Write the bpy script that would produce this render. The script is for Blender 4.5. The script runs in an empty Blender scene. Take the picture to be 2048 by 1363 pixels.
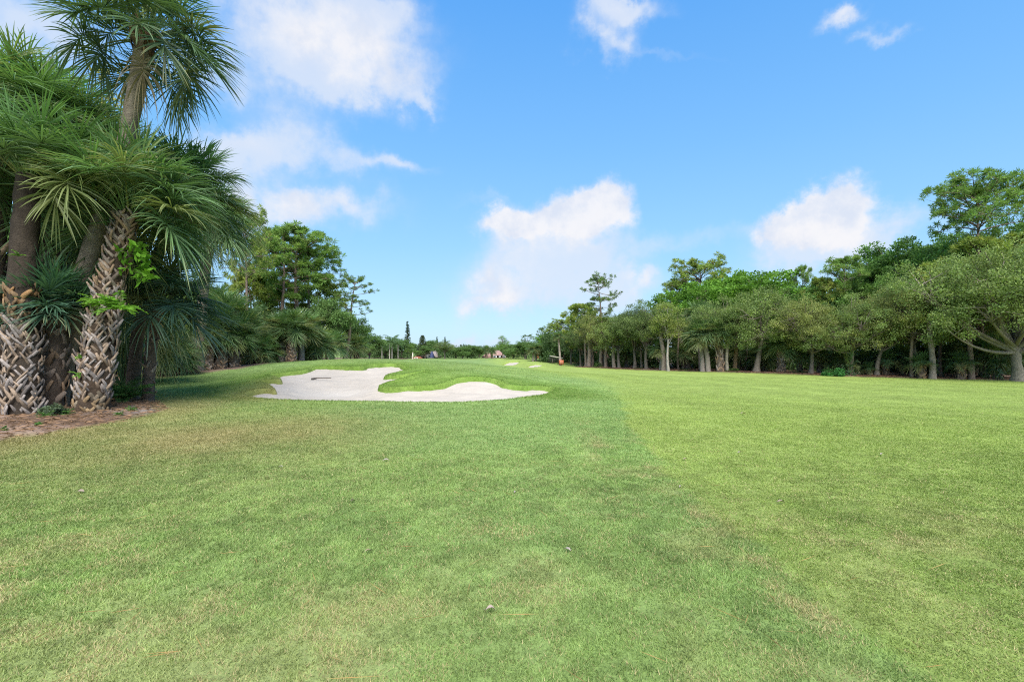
import bpy, math, random
import numpy as np

# ------------------------------------------------------------------ camera, world, sun, exposure
S = bpy.context.scene
COL = S.collection
F, HOR, EYE = 1000.0, 700.0, 1.5          # focal length and horizon in pixels of the 2048 px wide photograph
cam = bpy.data.cameras.new('camera'); camo = bpy.data.objects.new('camera', cam); COL.objects.link(camo)
cam.sensor_width = 36.0; cam.lens = 36.0*F/2048.0
cam.shift_y = (HOR-681.5)/2048.0
cam.clip_start = 0.05; cam.clip_end = 6000
camo.location = (0, 0, EYE); camo.rotation_euler = (math.pi/2, 0, 0)
S.camera = camo
S.view_settings.view_transform = 'Standard'; S.view_settings.look = 'None'
S.view_settings.exposure = 2.65; S.view_settings.gamma = 1.0
EXP = 2.0**2.65
S.cycles.max_bounces = 6; S.cycles.diffuse_bounces = 3; S.cycles.glossy_bounces = 2
S.cycles.transmission_bounces = 3; S.cycles.use_denoising = False; S.cycles.filter_width = 1.1
SUN_EL, SUN_AZ = math.radians(52), math.radians(172)   # azimuth measured from +Y towards +X: behind the camera
sl = bpy.data.lights.new('sun', 'SUN'); sl.energy = 1.5; sl.angle = math.radians(50); sl.color = (1.0, 0.965, 0.90)
so = bpy.data.objects.new('sun', sl); COL.objects.link(so)
so.rotation_euler = (math.pi/2-SUN_EL, 0, math.pi-SUN_AZ)

def s2l(c):
    return tuple(((x/255.0)/12.92 if x/255.0 <= 0.04045 else ((x/255.0+0.055)/1.055)**2.4) for x in c)

def build_world():
    w = bpy.data.worlds.new('World'); S.world = w; w.use_nodes = True
    nt = w.node_tree; N, L = nt.nodes, nt.links
    for n in list(N): N.remove(n)
    out = N.new('ShaderNodeOutputWorld'); bg = N.new('ShaderNodeBackground'); L.new(bg.outputs[0], out.inputs[0])
    bg.inputs[1].default_value = 0.1
    k = 10.0/EXP
    tc = N.new('ShaderNodeTexCoord'); gen = tc.outputs['Generated']
    sky = N.new('ShaderNodeTexSky'); sky.sky_type = 'NISHITA'; sky.sun_disc = False
    sky.sun_elevation = SUN_EL; sky.sun_rotation = SUN_AZ; sky.air_density = 1.0; sky.dust_density = 0.6; sky.ozone_density = 1.5
    sep = N.new('ShaderNodeSeparateXYZ'); L.new(gen, sep.inputs[0])
    ramp = N.new('ShaderNodeValToRGB'); L.new(sep.outputs[2], ramp.inputs[0])
    stops = [(0.0, (176, 216, 246)), (0.08, (164, 211, 247)), (0.2, (142, 201, 248)), (0.36, (118, 186, 247)), (0.58, (86, 165, 243)), (1.0, (60, 135, 225))]
    el = ramp.color_ramp.elements
    while len(el) < len(stops): el.new(0.5)
    for e, (p, c) in zip(el, stops):
        e.position = p; e.color = tuple(x*k*0.4 for x in s2l(c))+(1,)
    def math_(op, a, b=None, c=None):
        n = N.new('ShaderNodeMath'); n.operation = op
        for i, x in enumerate((a, b, c)):
            if x is None: continue
            if isinstance(x, (int, float)): n.inputs[i].default_value = x
            else: L.new(x, n.inputs[i])
        return n.outputs[0]
    def vm(op, a, b):
        n = N.new('ShaderNodeVectorMath'); n.operation = op
        for i, x in enumerate((a, b)):
            if isinstance(x, tuple): n.inputs[i].default_value = x
            elif isinstance(x, float): n.inputs['Scale'].default_value = x
            else: L.new(x, n.inputs[i])
        return n.outputs['Value'] if op == 'DOT_PRODUCT' else n.outputs[0]
    def noise(scale, det, rough, vec=gen):
        n = N.new('ShaderNodeTexNoise'); n.inputs['Scale'].default_value = scale; n.inputs['Detail'].default_value = det
        n.inputs['Roughness'].default_value = rough; L.new(vec, n.inputs['Vector']); return n
    def mix(f, a, b, mode='MIX'):
        n = N.new('ShaderNodeMix'); n.data_type = 'RGBA'; n.blend_type = mode
        for i, x in ((0, f), (6, a), (7, b)):
            if isinstance(x, float): n.inputs[i].default_value = x
            elif isinstance(x, tuple): n.inputs[i].default_value = x
            else: L.new(x, n.inputs[i])
        return n.outputs[2]
    mul = N.new('ShaderNodeVectorMath'); mul.operation = 'SCALE'; L.new(ramp.outputs[0], mul.inputs[0]); mul.inputs['Scale'].default_value = 2.5
    base = mix(0.06, mul.outputs[0], sky.outputs[0])
    # domain warp
    nz = noise(7.0, 6, 0.55)
    nz2 = noise(26.0, 7, 0.62)
    off = vm('SUBTRACT', nz.outputs['Color'], (0.5, 0.5, 0.5))
    n1 = N.new('ShaderNodeVectorMath'); n1.operation = 'SCALE'; L.new(off, n1.inputs[0]); n1.inputs['Scale'].default_value = 0.13
    off2 = vm('SUBTRACT', nz2.outputs['Color'], (0.5, 0.5, 0.5))
    n2 = N.new('ShaderNodeVectorMath'); n2.operation = 'SCALE'; L.new(off2, n2.inputs[0]); n2.inputs['Scale'].default_value = 0.055
    d = vm('ADD', vm('ADD', gen, n1.outputs[0]), n2.outputs[0])
    def direction(u, v):
        a = np.array([(u-1024)/F, 1.0, -(v-HOR)/F]); return a/np.linalg.norm(a)
    def layer(blobs):
        tot = None
        for b in blobs:
            u, v, rx, ry, wt = b[:5]; ang = math.radians(b[5]) if len(b) > 5 else 0
            c = direction(u, v)
            ca, sa = math.cos(ang), math.sin(ang)
            eu = direction(u+rx*ca, v+rx*sa)-c; ev = direction(u-ry*sa, v+ry*ca)-c
            A = tuple(float(x) for x in eu/eu.dot(eu)); B = tuple(float(x) for x in ev/ev.dot(ev))
            dd = vm('SUBTRACT', d, tuple(float(x) for x in c))
            a = vm('DOT_PRODUCT', dd, A); bb = vm('DOT_PRODUCT', dd, B)
            r2 = math_('MULTIPLY_ADD', a, a, math_('MULTIPLY', bb, bb))
            g = math_('POWER', 0.3679, r2)
            tot = math_('MULTIPLY_ADD', g, float(wt), tot if tot is not None else 0.0)
        return tot
    veil = [(600, 20, 230, 90, .8), (760, 50, 90, 60, .55), (560, 110, 120, 60, .5), (50, 30, 130, 60, .7), (660, 150, 110, 60, .6),
            (740, 165, 95, 42, .6), (830, 192, 32, 18, .5), (470, 275, 120, 50, .75, -15), (610, 250, 60, 45, .5), (650, 315, 150, 34, .6), (790, 325, 60, 16, .45),
            (590, 410, 180, 44, .9), (470, 330, 80, 60, .5), (1205, 50, 55, 60, .75, 20), (1250, 8, 80, 26, .7), (1185, 95, 46, 24, .6), (1215, 125, 22, 26, .45),
            (1690, 48, 52, 26, .75), (1768, 70, 44, 18, .65, -20), (1110, 500, 120, 66, .8), (1050, 560, 120, 60, .75), (1000, 605, 80, 34, .65), (1170, 515, 55, 22, .5),
            (1640, 480, 130, 46, .85), (1600, 525, 95, 40, .7), (1750, 470, 70, 32, .65), (1270, 560, 60, 26, .6), (1240, 600, 90, 45, .5),
            (1370, 480, 220, 26, .34, -8), (1000, 398, 110, 14, .25), (925, 680, 36, 16, .55), (985, 692, 60, 14, .5), (800, 690, 90, 30, .4), (430, 150, 120, 40, .4),
            (1330, 100, 150, 14, .22, 14), (1900, 440, 150, 40, .22), (60, 120, 110, 60, .4)]
    puff = [(640, 50, 220, 70, .55), (740, 150, 100, 48, .55), (600, 405, 170, 42, .6), (470, 270, 120, 40, .35), (1085, 448, 110, 44, .95), (1165, 415, 74, 48, .95), (1228, 415, 46, 46, .75),
            (1020, 455, 48, 28, .8), (1655, 422, 86, 46, 1.0), (1590, 455, 84, 44, .9), (1710, 445, 60, 38, .7), (1650, 482, 90, 26, .4), (990, 590, 70, 40, .45), (1040, 555, 80, 40, .35), (1120, 490, 110, 40, .3),
            (1290, 550, 46, 20, .5), (1000, 612, 60, 22, .35), (1185, 92, 44, 20, .45), (1230, 20, 70, 30, .35), (1690, 45, 46, 22, .45), (1768, 70, 36, 16, .35)]
    nm = noise(11.0, 8, 0.6)
    m1 = math_('MULTIPLY_ADD', nm.outputs[0], 2.4, -0.2)
    def smooth(x, lo, hi, top):
        n = N.new('ShaderNodeMapRange'); n.interpolation_type = 'SMOOTHSTEP'; L.new(x, n.inputs[0])
        n.inputs[1].default_value = lo; n.inputs[2].default_value = hi; n.inputs[3].default_value = 0; n.inputs[4].default_value = top; return n.outputs[0]
    fv = smooth(math_('MULTIPLY', layer(veil), m1), 0.06, 0.95, 0.80)
    fp = smooth(math_('MULTIPLY', layer(puff), m1), 0.15, 0.85, 0.93)
    cv = tuple(x*k for x in s2l((226, 235, 250)))+(1,); cp = tuple(x*k for x in s2l((249, 248, 251)))+(1,)
    ns = noise(13.0, 6, 0.6)
    cp2 = tuple(x*k for x in s2l((224, 231, 246)))+(1,)
    c = mix(fp, mix(fv, base, cv), mix(smooth(ns.outputs[0], .34, .60, 1.0), cp2, cp))
    L.new(c, bg.inputs[0])
build_world()

# ------------------------------------------------------------------ helpers
def wx(u, Y): return (u-1024.0)/F*Y
def wz(v, Y): return EYE-(v-HOR)/F*Y
def frac(a): return a-np.floor(a)
def vnoise(x, y, seed=0):
    xi, yi = np.floor(x), np.floor(y); fx, fy = x-xi, y-yi
    fx = fx*fx*(3-2*fx); fy = fy*fy*(3-2*fy)
    h = lambda i, j: frac(np.sin(i*127.1+j*311.7+seed*74.7)*43758.5453)
    return (h(xi, yi)*(1-fx)+h(xi+1, yi)*fx)*(1-fy)+(h(xi, yi+1)*(1-fx)+h(xi+1, yi+1)*fx)*fy
def fbm(x, y, seed=0, o=4):
    t = 0; a = .5; s = 0
    for i in range(o):
        t = t+a*vnoise(x*2**i, y*2**i, seed+i*13); s += a; a *= .5
    return t/s
def sstep(lo, hi, x):
    t = np.clip((x-lo)/(hi-lo), 0, 1); return t*t*(3-2*t)
def sdf(poly, x, y):
    """signed distance, positive outside"""
    x = np.asarray(x, float); y = np.asarray(y, float)
    d = np.full(x.shape, 1e9); inside = np.zeros(x.shape, bool)
    n = len(poly)
    for i in range(n):
        x0, y0 = poly[i]; x1, y1 = poly[(i+1) % n]
        ex, ey = x1-x0, y1-y0
        t = np.clip(((x-x0)*ex+(y-y0)*ey)/(ex*ex+ey*ey+1e-12), 0, 1)
        d = np.minimum(d, (x-x0-t*ex)**2+(y-y0-t*ey)**2)
        c = ((y0 > y) != (y1 > y)) & (x < (x1-x0)*(y-y0)/((y1-y0) if abs(y1-y0) > 1e-12 else 1e-12)+x0)
        inside ^= c
    d = np.sqrt(d); return np.where(inside, -d, d)
def smooth_poly(P, k=5):
    P = np.array(P, float); n = len(P); out = []
    for i in range(n):
        p0, p1, p2, p3 = P[i-1], P[i], P[(i+1) % n], P[(i+2) % n]
        for j in range(k):
            t = j/k
            out.append(0.5*((2*p1)+(-p0+p2)*t+(2*p0-5*p1+4*p2-p3)*t*t+(-p0+3*p1-3*p2+p3)*t**3))
    return np.array(out)

class G:
    """collects vertices, quads and triangles with a colour per vertex; builds ONE mesh object"""
    def __init__(s): s.v, s.q, s.t, s.c, s.n = [], [], [], [], 0
    def add(s, v, q=None, t=None, c=(1, 1, 1)):
        v = np.asarray(v, float).reshape(-1, 3); c = np.asarray(c, float)
        if c.ndim == 1: c = np.tile(c, (len(v), 1))
        s.v.append(v); s.c.append(c)
        if q is not None and len(q): s.q.append(np.asarray(q, np.int64).reshape(-1, 4)+s.n)
        if t is not None and len(t): s.t.append(np.asarray(t, np.int64).reshape(-1, 3)+s.n)
        s.n += len(v)
    def mesh(s, name, mat, smooth=False):
        v = np.concatenate(s.v); c = np.concatenate(s.c)
        q = np.concatenate(s.q) if s.q else np.zeros((0, 4), np.int64)
        t = np.concatenate(s.t) if s.t else np.zeros((0, 3), np.int64)
        m = bpy.data.meshes.new(name)
        m.vertices.add(len(v)); m.vertices.foreach_set('co', v.astype(np.float32).ravel())
        m.loops.add(len(q)*4+len(t)*3); m.loops.foreach_set('vertex_index', np.concatenate([q.ravel(), t.ravel()]).astype(np.int32))
        m.polygons.add(len(q)+len(t))
        m.polygons.foreach_set('loop_start', np.concatenate([np.arange(len(q))*4, len(q)*4+np.arange(len(t))*3]).astype(np.int32))
        if smooth: m.polygons.foreach_set('use_smooth', np.ones(len(q)+len(t), bool))
        m.update(calc_edges=True)
        a = m.color_attributes.new('tint', 'FLOAT_COLOR', 'POINT')
        a.data.foreach_set('color', np.concatenate([c, np.ones((len(c), 1))], 1).astype(np.float32).ravel())
        m.materials.append(mat); return m
    def obj(s, name, mat, parent=None, smooth=False):
        o = bpy.data.objects.new(name, s.mesh(name, mat, smooth)); COL.objects.link(o)
        if parent is not None: o.parent = parent
        return o
    def box(s, x0, x1, y0, y1, z0, z1, c=(1, 1, 1)):
        v = [(x, y, z) for z in (z0, z1) for y in (y0, y1) for x in (x0, x1)]
        s.add(v, q=[(0, 2, 3, 1), (4, 5, 7, 6), (0, 1, 5, 4), (1, 3, 7, 5), (3, 2, 6, 7), (2, 0, 4, 6)], c=c)
    def tube(s, P, R, n=8, c=(1, 1, 1), wob=0, rng=None, cap=True):
        P = np.asarray(P, float); R = np.asarray(R, float); k = len(P)
        T = np.gradient(P, axis=0); T /= np.linalg.norm(T, axis=1)[:, None]+1e-9
        ref = np.where(np.abs(T[:, 2:3]) > .9, np.array([[1., 0, 0]]), np.array([[0, 0, 1.]]))
        A = np.cross(T, ref); A /= np.linalg.norm(A, axis=1)[:, None]+1e-9
        for i in range(1, k):
            if A[i].dot(A[i-1]) < 0: A[i] = -A[i]
        B = np.cross(T, A)
        th = np.arange(n)/n*2*np.pi
        rr = R[:, None]*np.ones((k, n))
        if wob: rr = rr*(1+wob*(rng.random((k, n))-.5)*2)
        V = P[:, None]+rr[:, :, None]*(np.cos(th)[None, :, None]*A[:, None]+np.sin(th)[None, :, None]*B[:, None])
        q = [(i*n+j, i*n+(j+1) % n, (i+1)*n+(j+1) % n, (i+1)*n+j) for i in range(k-1) for j in range(n)]
        V = V.reshape(-1, 3); t = None
        if cap:
            V = np.concatenate([V, P[-1:]]); t = [((k-1)*n+j, (k-1)*n+(j+1) % n, k*n) for j in range(n)]
        s.add(V, q=q, t=t, c=c)

def rot_about(v, axis, ang):
    c, s_ = np.cos(ang)[..., None], np.sin(ang)[..., None]
    return v*c+np.cross(axis, v)*s_+axis*(np.sum(axis*v, -1, keepdims=True))*(1-c)
def unit(v): return v/(np.linalg.norm(v, axis=-1, keepdims=True)+1e-9)

def tag(o, label=None, cat=None, group=None, kind=None):
    if label: o['label'] = label
    if cat: o['category'] = cat
    if group: o['group'] = group
    if kind: o['kind'] = kind
    return o
def empty(name, loc=(0, 0, 0), rz=0.0):
    o = bpy.data.objects.new(name, None); COL.objects.link(o); o.location = loc; o.rotation_euler = (0, 0, rz); o.empty_display_size = .3
    return o
def dup(root):
    r = root.copy(); COL.objects.link(r)
    for ch in list(root.children):
        c = ch.copy(); COL.objects.link(c); c.parent = r
        for g in list(ch.children):
            e = g.copy(); COL.objects.link(e); e.parent = c
    return r

# ------------------------------------------------------------------ materials
def mat(name, rough=.6, spec=.3, trans=0.0, noise=None, bump=None, gain=1.0):
    m = bpy.data.materials.new(name); m.use_nodes = True
    nt = m.node_tree; N, L = nt.nodes, nt.links
    p = N['Principled BSDF']; out = N['Material Output']
    p.inputs['Roughness'].default_value = rough; p.inputs['Specular IOR Level'].default_value = spec
    at = N.new('ShaderNodeAttribute'); at.attribute_name = 'tint'; col = at.outputs['Color']
    geo = N.new('ShaderNodeNewGeometry')
    if noise:
        for sc_, amt in noise:
            nz = N.new('ShaderNodeTexNoise'); nz.inputs['Scale'].default_value = sc_; nz.inputs['Detail'].default_value = 5
            L.new(geo.outputs['Position'], nz.inputs['Vector'])
            mr = N.new('ShaderNodeMapRange'); L.new(nz.outputs[0], mr.inputs[0]); mr.inputs[1].default_value = .3; mr.inputs[2].default_value = .7
            mr.inputs[3].default_value = 1-amt; mr.inputs[4].default_value = 1+amt
            sc = N.new('ShaderNodeVectorMath'); sc.operation = 'SCALE'; L.new(col, sc.inputs[0]); L.new(mr.outputs[0], sc.inputs['Scale']); col = sc.outputs[0]
    if gain != 1.0:
        gs = N.new('ShaderNodeVectorMath'); gs.operation = 'SCALE'; L.new(col, gs.inputs[0]); gs.inputs['Scale'].default_value = gain; col = gs.outputs[0]
    L.new(col, p.inputs['Base Color'])
    if bump:
        nz = N.new('ShaderNodeTexNoise'); nz.inputs['Scale'].default_value = bump[0]; nz.inputs['Detail'].default_value = 6; nz.inputs['Roughness'].default_value = .65
        L.new(geo.outputs['Position'], nz.inputs['Vector'])
        b = N.new('ShaderNodeBump'); b.inputs['Strength'].default_value = bump[1]; b.inputs['Distance'].default_value = bump[2]
        L.new(nz.outputs[0], b.inputs['Height']); L.new(b.outputs[0], p.inputs['Normal'])
    if trans:
        t = N.new('ShaderNodeBsdfTranslucent')
        tm = N.new('ShaderNodeVectorMath'); tm.operation = 'MULTIPLY'; L.new(col, tm.inputs[0]); tm.inputs[1].default_value = (1.25, 1.35, .7)
        L.new(tm.outputs[0], t.inputs['Color'])
        mx = N.new('ShaderNodeMixShader'); mx.inputs[0].default_value = trans
        L.new(p.outputs[0], mx.inputs[1]); L.new(t.outputs[0], mx.inputs[2]); L.new(mx.outputs[0], out.inputs[0])
    return m
M_ground = mat('ground_turf', .9, .1, noise=[(2.2, .12), (9, .16), (60, .22)], bump=(70, .5, .02))
M_grass = mat('grass_blade', .6, .25, trans=.3)
M_sand = mat('bunker_sand', .95, .1, noise=[(1.3, .05), (14, .06), (160, .05)], bump=(38, .25, .03))
M_leaf = mat('leaf', .6, .12, trans=.38, gain=1.18)
M_palm = mat('palm_leaf', .48, .36, trans=.33, gain=1.15)
M_bark = mat('bark', .9, .15, noise=[(7, .25), (38, .3)], bump=(30, .8, .03))
M_boot = mat('palm_boot', .85, .15, noise=[(9, .22), (60, .25)], bump=(55, .6, .015))
M_paint = mat('painted', .6, .3, noise=[(2, .05)])
M_roof = mat('roof_tile', .8, .2, noise=[(3, .12), (20, .15)])
M_dry = mat('dry_leaf', .7, .2, trans=.15, noise=[(90, .15)])
M_glass = mat('window_glass', .1, .6)

# ------------------------------------------------------------------ terrain
def Yz(v, z): return (EYE-z)/(v-HOR)*F
MAIN = [(491, 790, .05), (510, 784, .1), (535, 780, .15), (552, 777, .2), (541, 771, .24), (525, 767, .27), (504, 764, .3), (532, 762, .34), (555, 761, .36), (563, 758.5, .39),
        (553, 754, .44), (542, 749, .48), (565, 747, .5), (595, 745.5, .52), (612, 741, .6), (632, 734.5, .7), (660, 733.5, .72), (690, 734.5, .71), (722, 735, .7), (745, 731.5, .74), (770, 729, .78),
        (793, 729, .78), (806, 734, .7), (818, 739.5, .6), (795, 744.5, .53), (768, 752, .44), (792, 752, .46), (822, 748, .53), (851, 742.5, .61), (830, 750, .52), (800, 758, .41),
        (772, 767, .27), (757, 773, .19), (768, 776, .17), (795, 777, .17), (830, 776, .18), (865, 773, .22), (890, 769, .27), (906, 763, .35), (922, 758, .42), (950, 756, .45),
        (980, 757.5, .43), (996, 763, .34), (1012, 770.5, .23), (1040, 774, .16), (1080, 775, .12), (1107, 779, .08), (1095, 786, .06), (1068, 793, .02), (1030, 799, 0), (980, 803.5, 0),
        (920, 806.5, 0), (860, 807, 0), (780, 805, 0), (700, 804, 0), (620, 803, 0), (560, 801, 0), (522, 798, .01), (500, 794.5, .03)]
FARB = [[(1003, 730, .0), (1012, 724.5, .22), (1022, 722.5, .3), (1040, 722.3, .31), (1036, 726.5, .12), (1028, 730.5, -.02)],
        [(1053, 733.5, -.1), (1062, 728.5, .08), (1074, 727.8, .1), (1085, 729.2, .03), (1080, 732.5, -.07), (1066, 734, -.11)]]
def toW(L): return [(wx(u, Yz(v, z)), Yz(v, z), z) for u, v, z in L]
CP = toW(MAIN[::2])+toW(FARB[0][::2])+toW(FARB[1][::2])
CP += toW([(450, 760, .27), (420, 742, .46), (250, 765, .26), (350, 775, .15), (400, 790, .07), (330, 812, .05), (150, 825, .06), (480, 738, .55), (540, 729.5, .74),
           (600, 722.5, .86), (640, 719.5, .93), (680, 718.2, .97), (760, 718.5, .98), (815, 720, .93), (850, 721.5, .88), (900, 723.2, .66), (950, 724.6, .42), (972, 726, .30), (1000, 732, .05),
           (870, 745, .6), (900, 738, .64), (940, 738, .61), (1000, 743, .48), (1050, 749, .38), (1100, 756, .28), (1150, 763, .17), (1200, 769, .09), (1100, 741, .12), (1200, 743, -.12), (1300, 746, -.25),
           (1040, 720.8, .37), (1078, 724.5, .17), (1110, 728.5, -.05), (1130, 733, -.28),
           (2048, 762, -.48), (1850, 757.5, -.42), (1700, 752.5, -.37), (1500, 746, -.30), (1350, 741.5, -.31), (1250, 738.5, -.33), (1180, 735, -.33), (1600, 800, -.17), (2048, 800, -.22), (1400, 765, -.14), (1250, 800, .02)])
CP += [(x, y, 0.0) for y in (-4, 1, 5) for x in (-14, -7, 0, 7)]+[(0, 9, 0), (4, 10, 0), (-4, 10, 0), (-8.5, 8.3, 0), (18, 5, -.12), (30, 12, -.3), (45, 20, -.5), (50, 40, -.5),
      (30, 55, -.4), (12, 62, -.3), (-8, 38, .55), (-12, 40, .5), (-16, 36, .6), (-8, 48, .15), (-14, 55, .15), (-25, 30, .4), (-25, 50, .3), (-30, 15, .2), (-18, 10, .1), (0, 60, .1), (0, 72, .0), (5, 70, -.1), (-10, 70, 0),
      (-6.2, 18.3, .06), (-7.3, 18.2, .07), (-5, 17.2, .04), (-4.2, 16, .0), (-2.5, 15.6, .0), (-.8, 16.2, .05)]
CP = np.array(CP)
def tps_fit(P, lam=.003):
    n = len(P); d2 = ((P[:, None, :2]-P[None, :, :2])**2).sum(-1)+1e-9
    K = .5*d2*np.log(d2)+lam*np.eye(n); Q = np.concatenate([np.ones((n, 1)), P[:, :2]], 1)
    A = np.zeros((n+3, n+3)); A[:n, :n] = K; A[:n, n:] = Q; A[n:, :n] = Q.T
    return np.linalg.solve(A, np.concatenate([P[:, 2], np.zeros(3)]))
TW = tps_fit(CP)
def tps(x, y):
    x = np.asarray(x, float).ravel(); y = np.asarray(y, float).ravel(); out = np.zeros(len(x))
    for i in range(0, len(x), 40000):
        a, b = x[i:i+40000], y[i:i+40000]
        d2 = (a[:, None]-CP[None, :, 0])**2+(b[:, None]-CP[None, :, 1])**2+1e-9
        out[i:i+40000] = (.5*d2*np.log(d2))@TW[:-3]+TW[-3]+TW[-2]*a+TW[-1]*b
    out = np.clip(out, -.9, 1.1)
    f = np.maximum(sstep(62, 82, y), np.maximum(sstep(34, 60, np.abs(x-8)), sstep(-3, -10, y)))
    tgt = np.where(x > 10, -.4, 0)*sstep(120, 60, y)
    return out*(1-f)+tgt*f
PMAIN = smooth_poly([p[:2] for p in toW(MAIN)], 4)
PFAR = [smooth_poly([p[:2] for p in toW(f)], 4) for f in FARB]
GX = np.concatenate([[-2500, -1200, -600, -350, -220, -150, -110, -85, -70, -60, -52, -46, -41], np.arange(-38, -13, .6), np.arange(-12.8, 3, .075), np.arange(3, 40, .5), [42, 46, 52, 60, 70, 85, 110, 150, 220, 350, 600, 1200, 2500]])
GY = np.concatenate([[-400, -150, -60, -25, -12, -8, -5], np.arange(-3, 13, .4), np.arange(13.2, 27, .065), np.arange(27, 62, .4), [63, 65, 68, 71, 75, 80, 86, 94, 105, 120, 150, 200, 300, 500, 900, 1600, 3500]])
XX, YY = np.meshgrid(GX, GY)
ZZ = tps(XX, YY).reshape(XX.shape)
def H(x, y):
    x = np.asarray(x, float); y = np.asarray(y, float)
    i = np.clip(np.searchsorted(GX, x)-1, 0, len(GX)-2); j = np.clip(np.searchsorted(GY, y)-1, 0, len(GY)-2)
    tx = np.clip((x-GX[i])/(GX[i+1]-GX[i]), 0, 1); ty = np.clip((y-GY[j])/(GY[j+1]-GY[j]), 0, 1)
    return (ZZ[j, i]*(1-tx)+ZZ[j, i+1]*tx)*(1-ty)+(ZZ[j+1, i]*(1-tx)+ZZ[j+1, i+1]*tx)*ty
def sdf_box(poly, x, y, pad=3.0):
    x = np.asarray(x, float); y = np.asarray(y, float)
    out = np.full(x.shape, 99.0); lo = poly.min(0)-pad; hi = poly.max(0)+pad
    m = (x > lo[0]) & (x < hi[0]) & (y > lo[1]) & (y < hi[1])
    if m.any(): out[m] = sdf(poly, x[m], y[m])
    return out
def sdf_bunkers(x, y):
    d = sdf_box(PMAIN, x, y)
    for f in PFAR: d = np.minimum(d, sdf_box(f, x, y))
    return d
LBED = [(wx(u, Y), Y) for u, Y in [(-120, 7.4), (0, 8.4), (90, 8.9), (170, 9.6), (250, 10.5), (325, 12.3), (310, 14.2), (262, 15.6), (238, 17), (250, 18.6), (320, 21.6), (420, 24), (480, 25.5), (560, 29.3), (640, 32.5), (690, 40)]]+[(-15, 60), (-20, 100), (-90, 100), (-90, 5)]
RBED = [(wx(u, Y), Y) for u, Y in [(2500, 29.5), (2300, 30.5), (2048, 32.6), (1900, 33.6), (1780, 34.6), (1700, 35.2), (1600, 37.2), (1500, 39.2), (1420, 41.2), (1350, 43.3), (1250, 47), (1180, 51), (1150, 52.5)]]+[(8, 60), (6, 80), (7, 110), (110, 110), (110, 25)]
LBED, RBED = np.array(LBED), np.array(RBED)

def tint(x, y):
    """turf colour of the ground at x, y, how dry it is there, and whether it is bare bed"""
    x = np.asarray(x, float); y = np.asarray(y, float)
    n0 = fbm(x*.16, y*.16, 1); n1 = fbm(x*.55, y*.55, 5); n2 = fbm(x*2.1, y*2.1, 9, 3)
    rough = np.array([.148, .214, .060]); fair = np.array([.188, .248, .058]); lush = np.array([.102, .172, .026]); blue = np.array([.142, .212, .066])
    xb = np.interp(y, [0, 6, 11.5, 16.7, 20, 24, 30, 40, 60], [1.85, 1.85, 2.6, 3.6, 4.0, 3.4, 1.6, -.6, -3])
    fw = sstep(-.12, .12, x-xb+(n2-.5)*.5)*1.0
    far = sstep(12, 26, y)
    fw = np.maximum(fw*(1-far)+far*sstep(-1.5, 1.5, x-xb+(n1-.5)*2), 0)
    c = rough+(blue-rough)*sstep(.4, .65, n0)[..., None]
    # pale mown band in the middle distance and lighter mid rough
    c = c*(1+.15*sstep(3.5, 9, y)*sstep(-4, 0, x))[..., None]
    c = c+(fair-c)*fw[..., None]
    stripe = np.sin((x*.9+y*.18)*2.2+n0*3)
    c = c*(1+.05*stripe*fw)[..., None]
    near = sstep(9, 4, y)*fw
    c = c+(np.array([.150, .205, .05])-c)*(near*.8)[..., None]
    d = sdf_box(PMAIN, x, y, 4)
    lf = sstep(3.2, .4, d+n1*1.6-.8)*sstep(14.2, 15.4, y+(n1-.5)*2)
    c = c+(lush-c)*(.85*lf)[..., None]
    # thin, browned turf beside the palm bed and left of the bunker
    bl = sdf_box(LBED, x, y, 9)
    br = np.exp(-((x+5.2)/2.6)**2-((y-8.6)/2.9)**2)*.75+sstep(2.2, 0, bl)*.6*sstep(20, 12, y)+np.exp(-((x+8)/1.6)**2-((y-17)/3)**2)*.6
    br = np.clip(br*(.35+1.3*n1), 0, .85)
    c = c+(np.array([.205, .170, .072])-c)*br[..., None]
    dry = np.clip(br*.5+.10+.5*sstep(.56, .75, n1)*sstep(7, 2, y), 0, 1)
    line = 1.3*np.exp(-((x-xb+.14)/.16)**2)*sstep(14, 6, y)+np.exp(-((x-1.35)/.2)**2)+.7*np.exp(-((x-.55-.1*y)/.18)**2)
    dry = np.clip(dry+.45*line*sstep(13, 6, y)*sstep(.34, .6, n2)+np.exp(-((x-3.4)/1.1)**2-((y-3.6)/1.1)**2)*.55*sstep(.42, .62, n2), 0, 1)
    c = c*(1+.32*(n2-.5)+.22*(n1-.5))[..., None]
    c = c+(np.array([.23, .20, .095])-c)*(dry*.65*sstep(.35, .6, n2))[..., None]
    rbd = sdf_box(RBED, x, y, 4)
    bed = np.maximum(sstep(.15, -.15, bl+(n2-.5)*.7), sstep(.25, -.25, rbd+(n2-.5)*.5))
    mul = np.array([.105, .068, .048])*(0.75+.5*n2)[..., None]+np.array([.10, .075, .06])*sstep(.5, .7, n1)[..., None]
    sandy = np.exp(-((x+9.0)/1.1)**2-((y-12.0)/.8)**2)
    mul = mul+(np.array([.23, .20, .185])-mul)*(sandy*.7)[..., None]
    c = c+(mul-c)*bed[..., None]
    return c, dry, bed

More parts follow.
